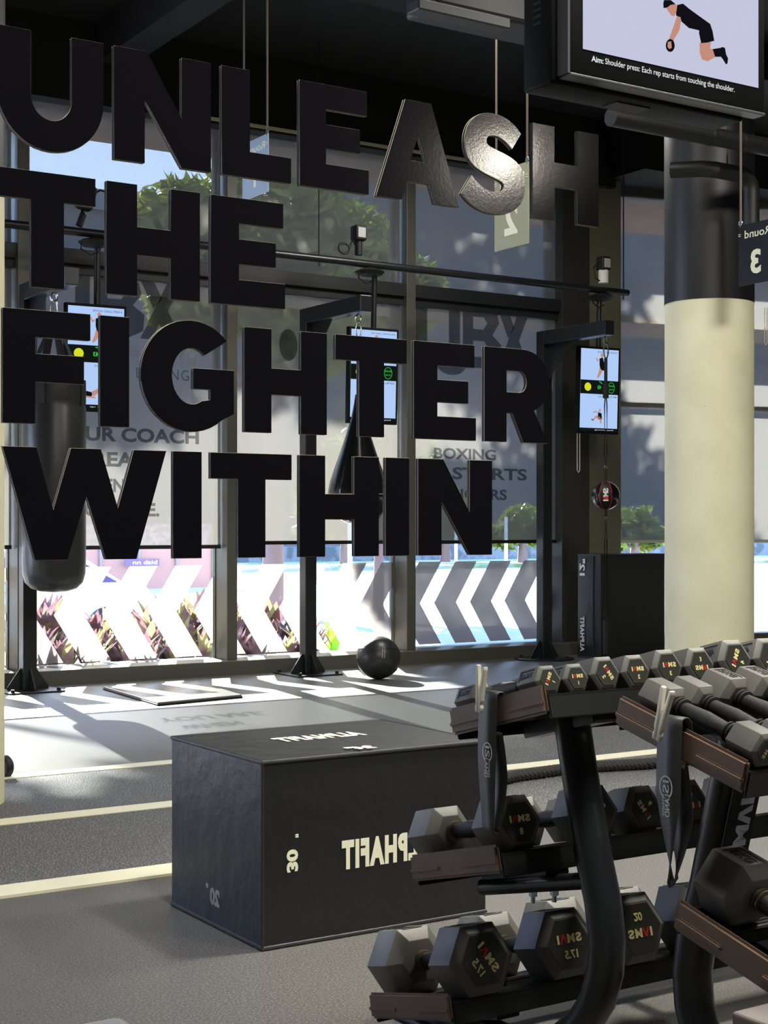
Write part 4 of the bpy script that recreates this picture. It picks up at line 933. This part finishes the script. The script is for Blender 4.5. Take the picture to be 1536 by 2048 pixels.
# ================================================================== OVERHEAD RAIL, SCREENS, SIGNS, SERVICES
ra = thing('overhead_rail', (6.1, 10.0, 3.22), 'long dark pipe rail running in front of the windows', 'rail')
MB().cyl((-5.0, 0, 0), (2.85, 0, 0), 0.03, seg=18).build('pipe', BLACK, ra, True)
for x in (3.98 - 6.1, 6.26 - 6.1, 8.64 - 6.1):
    MB().lathe([(0.02, -0.10), (0.10, -0.085), (0.12, -0.06), (0.09, -0.045), (0.04, -0.03)], 24, Mx.Translation((x, 0, 0))).build('flange', BLACKM, ra, True)
    MB().tube([(x - 0.1, -0.03, -0.05), (x - 0.12, -0.03, -0.12), (x - 0.05, -0.03, -0.16), (x + 0.02, -0.02, -0.13)], 0.006, 6).build('cable', BLACKM, ra, True)
for x in (2.8, -4.3, -0.3): MB().cyl((x, 0, -0.06), (x, 0, 1.7), 0.006, seg=8).build('hanger_wire', BLACKM, ra)
def cam(px, py, kind, label):
    p = at(px, py, 10.0); p.z = 3.262
    t = thing('camera', p, label, 'camera', 'cameras on the overhead rail')
    if kind == 0:
        MB().box(-0.06, 0.06, -0.05, 0.05, 0.12, 0.30, 0.03, 3, rot=Mx.Rotation(0.25, 4, 'Y')).build('body', BLACKM, t, True)
        MB().tube([(0, 0, 0), (0.03, 0, 0.08), (0.02, 0, 0.14)], 0.025, 8).build('mount', BLACKM, t, True)
        MB().tube([(0.08, 0, 0.22), (0.16, 0, 0.27), (0.24, 0, 0.25), (0.3, 0, 0.1)], 0.008, 6).build('cable', BLACKM, t, True)
        MB().lathe([(0.055, 0), (0.05, 0.12), (0.03, 0.22), (0.01, 0.24)], 18, Mx.Translation((0.3, 0, 0.0))).build('housing', BLACKM, t, True)
    else:
        MB().box(-0.05, 0.05, -0.05, 0.05, 0.13, 0.25, 0.015, 3).build('body', BLACKM, t, True)
        MB().box(-0.035, 0.035, -0.056, -0.05, 0.15, 0.23, 0.004).build('lens_plate', mat('camera lens plate', (130, 110, 90) if kind == 2 else (180, 180, 182), 0.3), t)
        MB().cyl((0, 0, 0.02), (0, 0, 0.14), 0.045 if kind == 2 else 0.03, seg=16).build('mount', WHITE if kind == 2 else BLACKM, t, True)
        if kind == 1: MB().tube([(-0.13 + 0.05 * math.cos(a), 0, 0.06 + 0.04 * math.sin(a)) for a in [i * 0.5236 for i in range(12)]], 0.01, 6, closed=True, up=V((0, 1, 0))).tube([(-0.03, 0, 0.1), (-0.06, 0, 0.13), (-0.09, 0, 0.04)], 0.008, 6).build('cable', BLACKM, t, True)
        else: MB().tube([(-0.05, 0, 0.2), (-0.11, 0, 0.15), (-0.09, 0, 0.06), (-0.03, 0, 0.03)], 0.006, 6).build('cable', BLACKM, t, True)
cam(158, 460, 0, 'black camera on the rail above the screen at the left'); cam(717, 520, 1, 'small square camera on the rail above the middle screen'); cam(1207, 565, 2, 'small camera with a white base on the right end of the rail')
SBLUE = emit('screen sky blue', (176, 204, 248), 1.0); SBAND = emit('screen dark band', (18, 22, 20), 1.0); SYEL = emit('screen yellow', (214, 222, 40), 1.0); SGRN = emit('screen green', (40, 200, 70), 1.0); STXT = emit('screen grey text', (90, 110, 150), 1.0)
def screen(cx, label, poses):
    w, h = 0.445, 0.755; z0 = 1.965
    t = thing('wall_screen', (cx, 10.0, z0), label, 'television', 'portrait screens on the rail', rot=(rad(2), 0, rad(-3)))
    MB().box(-w / 2, w / 2, 0, 0.05, 0, h, 0.004).build('case', TVP, t)
    MB().prism([(0, 0.05), (0, h - 0.05), (0.05, h - 0.02), (0.05, 0.1)], 0.30, basis((-0.15, 0.05, 0), (0, 1, 0), (0, 0, 1)), 0.004).build('back_box', TVP, t)
    MB().cyl((0.02, 0.05, h - 0.05), (0.02, 0.05, 1.2), 0.022, seg=14).build('hanging_pole', BLACK, t, True)
    def quad(nm, x0, x1, a, b, m, y, par): 
        return MB().poly([(x0, y, a), (x1, y, a), (x1, y, b), (x0, y, b)]).build(nm, m, par)
    s = quad('screen', -w / 2 + 0.018, w / 2 - 0.018, 0.05, h - 0.02, SBLUE, -0.001, t)
    quad('band', -w / 2 + 0.018, w / 2 - 0.018, 0.345, 0.465, SBAND, -0.0016, s); quad('caption_bar', -w / 2 + 0.018, w / 2 - 0.018, 0.02, 0.05, SBAND, -0.0016, s)
    circ = lambda x, z, r, y, m, n: MB().poly([(x + r * math.cos(a * 0.349), y, z + r * math.sin(a * 0.349)) for a in range(18)]).build(n, m, s)
    circ(-0.125, 0.405, 0.036, -0.0022, SYEL, 'timer_disc')
    bs = lambda x, z: basis((x, -0.0022, z), (1, 0, 0), (0, 0, 1))
    write('figures', '43', bs(0.0, 0.405), 0.032, SGRN, s, bold=0.03, mirror=True, extrude=0)
    MB().tube([(0.035 * math.cos(a), -0.002, 0.405 + 0.048 * math.sin(a)) for a in [rad(40 + i * 8) for i in range(8)]], 0.004, 5).build('timer_arc', SGRN, s)
    write('emblem_text', 'ROUND', bs(0.13, 0.42), 0.014, SGRN, s, w=0.06, bold=0.02, mirror=True, extrude=0); write('emblem_text', 'TO GO', bs(0.13, 0.39), 0.012, SGRN, s, w=0.05, bold=0.02, mirror=True, extrude=0)
    MB().tube([(0.13 + 0.036 * math.cos(a), -0.002, 0.405 + 0.046 * math.sin(a)) for a in [i * 0.5236 for i in range(12)]], 0.002, 4, closed=True, up=V((0, 1, 0))).build('emblem_ring', SGRN, s)
    write('heading', poses[0], bs(0.08, h - 0.045), 0.016, STXT, s, w=0.22, bold=0.01, mirror=True, extrude=0); write('heading', poses[1], bs(0.09, 0.325), 0.014, STXT, s, w=0.2, bold=0.01, mirror=True, extrude=0)
    write('caption', poses[2], bs(0.06, 0.034), 0.012, CAP, s, w=0.2, bold=0.0, mirror=True, extrude=0)
    fig = lambda nm, pts, m, y=-0.0024: MB().poly([(x, y, z) for x, z in pts]).build(nm, m, s)
    # standing boxer
    fig('figure_legs', [(0.0, 0.585), (0.035, 0.585), (0.03, 0.55), (0.0, 0.5), (-0.02, 0.485), (-0.03, 0.49), (-0.01, 0.54)], SKIN)
    fig('figure_clothes', [(-0.005, 0.655), (0.03, 0.665), (0.045, 0.62), (0.05, 0.55), (0.02, 0.555), (0.005, 0.57), (-0.005, 0.6)], DARKC, -0.0028)
    fig('figure_head', [(0.01, 0.665), (0.03, 0.665), (0.035, 0.69), (0.02, 0.7), (0.005, 0.69)], SKIN, -0.003); fig('figure_arm', [(-0.005, 0.645), (-0.03, 0.625), (-0.045, 0.66), (-0.035, 0.662), (-0.025, 0.64), (0.0, 0.655)], SKIN, -0.003)
    # floor exercise
    if poses[3] == 'plank':
        fig('figure_clothes', [(-0.12, 0.11), (-0.03, 0.105), (-0.02, 0.135), (-0.07, 0.145), (-0.12, 0.135)], DARKC); fig('figure_legs', [(-0.02, 0.105), (0.09, 0.18), (0.08, 0.195), (-0.03, 0.14)], SKIN); fig('figure_arm', [(-0.10, 0.1), (0.0, 0.095), (0.0, 0.105), (-0.09, 0.112)], SKIN)
    else:
        fig('figure_clothes', [(-0.01, 0.19), (0.03, 0.18), (0.035, 0.13), (0.0, 0.125), (-0.01, 0.15)], DARKC); fig('figure_head', [(0.0, 0.19), (0.02, 0.195), (0.02, 0.22), (0.0, 0.215)], SKIN); fig('figure_arm', [(0.0, 0.19), (-0.04, 0.2), (-0.065, 0.185), (-0.06, 0.18), (-0.03, 0.19), (0.0, 0.18)], SKIN)
        fig('figure_legs', [(0.03, 0.14), (0.03, 0.09), (0.02, 0.09), (0.01, 0.12), (-0.03, 0.14), (-0.06, 0.11), (-0.07, 0.115), (-0.03, 0.16), (0.01, 0.15)], SKIN); fig('figure_shoes', [(-0.085, 0.125), (-0.06, 0.11), (-0.05, 0.118), (-0.06, 0.128)], DARKC)
screen(3.98, 'portrait screen hanging from the rail beside the heavy bag', ('4 REPS LEAD HOOK', 'REAR LEG', 'leg stays up', 'plank'))
screen(6.29, 'portrait screen hanging from the rail behind the teardrop bag', ('JAB CROSS, LEAD RIP', 'SPRAWL', 'keep hips low', 'sit'))
screen(8.61, 'portrait screen hanging from the rail beside the pier and small ball', ('CROSS SLIP HOOK', 'MOUNTAIN', 'keep moving', 'sit'))

ACR = mat('dark sign acrylic', (22, 24, 26), 0.5, spec=0.15); ACRB = mat('blue grey sign acrylic', (150, 168, 190), 0.35); ACRG = mat('olive sign acrylic', (150, 150, 118), 0.4, bump=(300, 0.6, 0.002))
def sign(px, pyt, pyb, t_, num, m, label, w=0.3, word=True):
    d = ray(px, pyb); c = V((0, 0, EYE)) + d * t_; zt = EYE + ray(px, pyt).z * t_
    h = zt - c.z
    t = thing('hanging_sign', (c.x, c.y, c.z), label, 'sign', 'numbered station signs')
    MB().box(-0.004, 0.004, -w, 0, 0, h, 0.001).build('board', m, t)
    B = lambda y, z: basis((-0.0045, y, z), (0, -1, 0), (0, 0, 1))
    write('number', num, B(-w / 2, h * 0.36), h * 0.40, CREAMTXT, t, bold=0.04, mirror=True)
    if word:
        write('word', 'Round', B(-w / 2 - 0.01, h * 0.83), h * 0.13, CREAMTXT, t, w=w * 0.72, bold=0.01, mirror=True)
        for z in (0.815, 0.845):
            MB().box(-0.0055, -0.0045, -w, -w * 0.93, h * z, h * z + 0.003).box(-0.0055, -0.0045, -w * 0.07, 0, h * z, h * z + 0.003).build('dash', CREAMTXT, t)
    for y in (-0.012, -w + 0.012):
        MB().cyl((0, y, h - 0.01), (0, y, 4.9 - c.z), 0.006, seg=8).build('wire', mat('grey rope wire', (96, 88, 80), 0.8), t)
        MB().tube([(0, y + 0.01 * math.cos(a), h + 0.012 + 0.012 * math.sin(a)) for a in [i * 0.6283 for i in range(10)]], 0.004, 6, closed=True, up=V((1, 0, 0))).build('hook', STEEL, t, True)
sign(486, 290, 403, 8.4, '1', ACRB, 'pale blue hanging sign numbered one behind the letter L')
sign(990, 345, 504, 8.0, '2', ACRG, 'olive hanging sign numbered two behind the letter S', 0.29)
sign(1478, 452, 573, 7.6, '3', ACR, 'dark hanging sign numbered three at the right edge by the column', 0.235)

# services under the ceiling
dk = thing('air_unit', (0, 0, 0), 'dark ceiling air unit above the wall television', 'air conditioner')
a = at(838, 12, 5.6); b = at(1062, 55, 5.6)
MB().box(a.x + 0.12, b.x + 0.4, 5.62, 5.9, (a.z + b.z) / 2 + 0.03, 4.95, 0.02).build('casing', DUCT, dk)
MB().box(a.x, b.x - 0.12, 5.6, 5.7, (a.z + b.z) / 2 - 0.02, (a.z + b.z) / 2 + 0.03, 0.006).build('lip', mat('brown grey lip', (34, 32, 31), 0.5), dk)
p0, p1 = at(1250, 262, 6.0), at(1536, 308, 6.0)
pz = (p0.z + p1.z) / 2 + 0.05
pipe = thing('duct_pipe', (p0.x, 6.0, pz), 'long grey service pipe under the ceiling above the column', 'pipe')
MB().cyl((-0.1, 0, 0), (4, 0, 0), 0.05, seg=24).build('pipe', DUCT, pipe, True)
for x in (0.62, 0.86): MB().lathe([(0.052, -0.02), (0.054, -0.01), (0.054, 0.01), (0.052, 0.02)], 24, basis((x, 0, 0), (0, 1, 0), (0, 0, 1))).build('joint', DUCT, pipe, True)
q = atx(1400, 345, 6.55)
e0, e1 = at(1405, 330, 6.2), at(1500, 352, 6.2)
for x in (0.3, 2.0): MB().cyl((x, 0, 0.04), (x, 0, 4.95 - pz), 0.006, seg=8).build('hanger_rod', BLACKM, pipe)
dp = thing('down_pipe', (0, 0, 0), 'grey elbow pipe dropping down in front of the black column top', 'pipe')
xe = at(1503, 400, 6.2).x; ze = e1.z
MB().tube([(e0.x - 0.05, 6.4, ze + 0.02), (e0.x + 0.05, 6.25, ze + 0.01), (e0.x + 0.1, 6.2, ze)] + [(xe - 0.09 + 0.09 * math.sin(rad(k * 15)), 6.2, ze - 0.09 + 0.09 * math.cos(rad(k * 15))) for k in range(7)] + [(xe, 6.2, at(1500, 560, 6.2).z)], 0.046, 20, up=V((0, 1, 0))).build('pipe', DUCT, dp, True)
MB().cyl((xe - 0.2, 6.2, ze), (xe - 0.2, 6.2, 4.92), 0.006, seg=8).build('hanger_rod', BLACKM, dp)
for k, (x, y) in enumerate(((1.5, 5.0), (4.2, 5.6))):
    bm_ = struct(MB().box(x, x + 0.25, y, 10.5, 4.6, 4.9).build('ceiling_beam', CEIL))
struct(MB().box(-4, 13.5, 8.2, 8.45, 4.62, 4.9).build('ceiling_beam', CEIL))

# ================================================================== LIGHT
w = bpy.data.worlds.new('World'); bpy.context.scene.world = w; w.use_nodes = True
nt = w.node_tree; bg = nt.nodes['Background']
tc = nt.nodes.new('ShaderNodeTexCoord'); sx = nt.nodes.new('ShaderNodeSeparateXYZ'); cr = nt.nodes.new('ShaderNodeValToRGB')
cr.color_ramp.elements[0].position = 0.0; cr.color_ramp.elements[0].color = (0.72, 0.84, 1.0, 1); cr.color_ramp.elements[1].position = 0.6; cr.color_ramp.elements[1].color = (0.22, 0.42, 0.95, 1)
nt.links.new(tc.outputs['Generated'], sx.inputs[0]); nt.links.new(sx.outputs['Z'], cr.inputs['Fac']); nt.links.new(cr.outputs['Color'], bg.inputs['Color']); bg.inputs['Strength'].default_value = 9.5
sun = bpy.data.lights.new('sun', 'SUN'); sun.energy = 60; sun.angle = rad(0.53); sun.color = (1.0, 0.95, 0.88)
so = bpy.data.objects.new('sun', sun); C.objects.link(so)
so.rotation_euler = V((-0.155, -1.0, -0.525)).to_track_quat('-Z', 'Y').to_euler()
def area(name, loc, size, power, col=(1, 0.96, 0.88), tgt=None, sy=None):
    l = bpy.data.lights.new(name, 'AREA'); l.energy = power; l.color = col; l.size = size
    if sy: l.shape = 'RECTANGLE'; l.size_y = sy
    o = bpy.data.objects.new(name, l); C.objects.link(o); o.location = loc
    d = (V(tgt) - V(loc)) if tgt else V((0, 0, -1)); o.rotation_euler = d.to_track_quat('-Z', 'Y').to_euler()
area('added ceiling fill', (4.4, 5.9, 4.3), 0.8, 70)  # these area lights are unseen fill, added to brighten the room
area('added ceiling fill', (3.6, 0.6, 4.3), 0.8, 110)
area('added ceiling fill', (5.8, 3.4, 4.3), 0.8, 170)
area('added ceiling fill', (6.6, 8.6, 4.3), 0.8, 70)
area('added ceiling fill', (1.6, 1.3, 4.4), 0.7, 220)
def spot(loc, tgt, power, size=0.06, ang=60):
    l = bpy.data.lights.new('spot lamp', 'SPOT'); l.energy = power; l.spot_size = rad(ang); l.spot_blend = 0.5; l.shadow_soft_size = size; l.color = (1, 0.93, 0.8)
    o = bpy.data.objects.new('spot lamp', l); C.objects.link(o); o.location = loc; o.rotation_euler = (V(tgt) - V(loc)).to_track_quat('-Z', 'Y').to_euler()
spot((5.44, -2.96, 3.35), (1.6, 2.124, 1.8), 42, 0.09, 50)
spot((3.8, 3.2, 4.5), (3.7, 3.1, 0), 1300, 0.25, 60)  # unseen downlight added to brighten the floor between the racks
spot((3.6, 5.4, 4.3), (4.88, 6.25, 2.95), 420, 0.06, 30)

# ================================================================== CAMERA
cd = bpy.data.cameras.new('camera'); co = bpy.data.objects.new('camera', cd); C.objects.link(co)
cd.sensor_fit = 'VERTICAL'; cd.sensor_height = 36; cd.sensor_width = 27; cd.lens = F / 2048 * 36; cd.shift_y = (V0 - 1024) / 2048; cd.clip_end = 400
co.location = (0, 0, EYE); co.rotation_euler = (math.pi / 2, 0, -YAW)
sc_ = bpy.context.scene; sc_.camera = co
sc_.view_settings.view_transform = 'Standard'; sc_.view_settings.look = 'None'; sc_.view_settings.exposure = 0.0; sc_.view_settings.gamma = 1.0; sc_.view_settings.use_curve_mapping = False
sc_.cycles.use_denoising = True; sc_.cycles.transparent_max_bounces = 24; sc_.cycles.max_bounces = 8; sc_.cycles.sample_clamp_indirect = 6
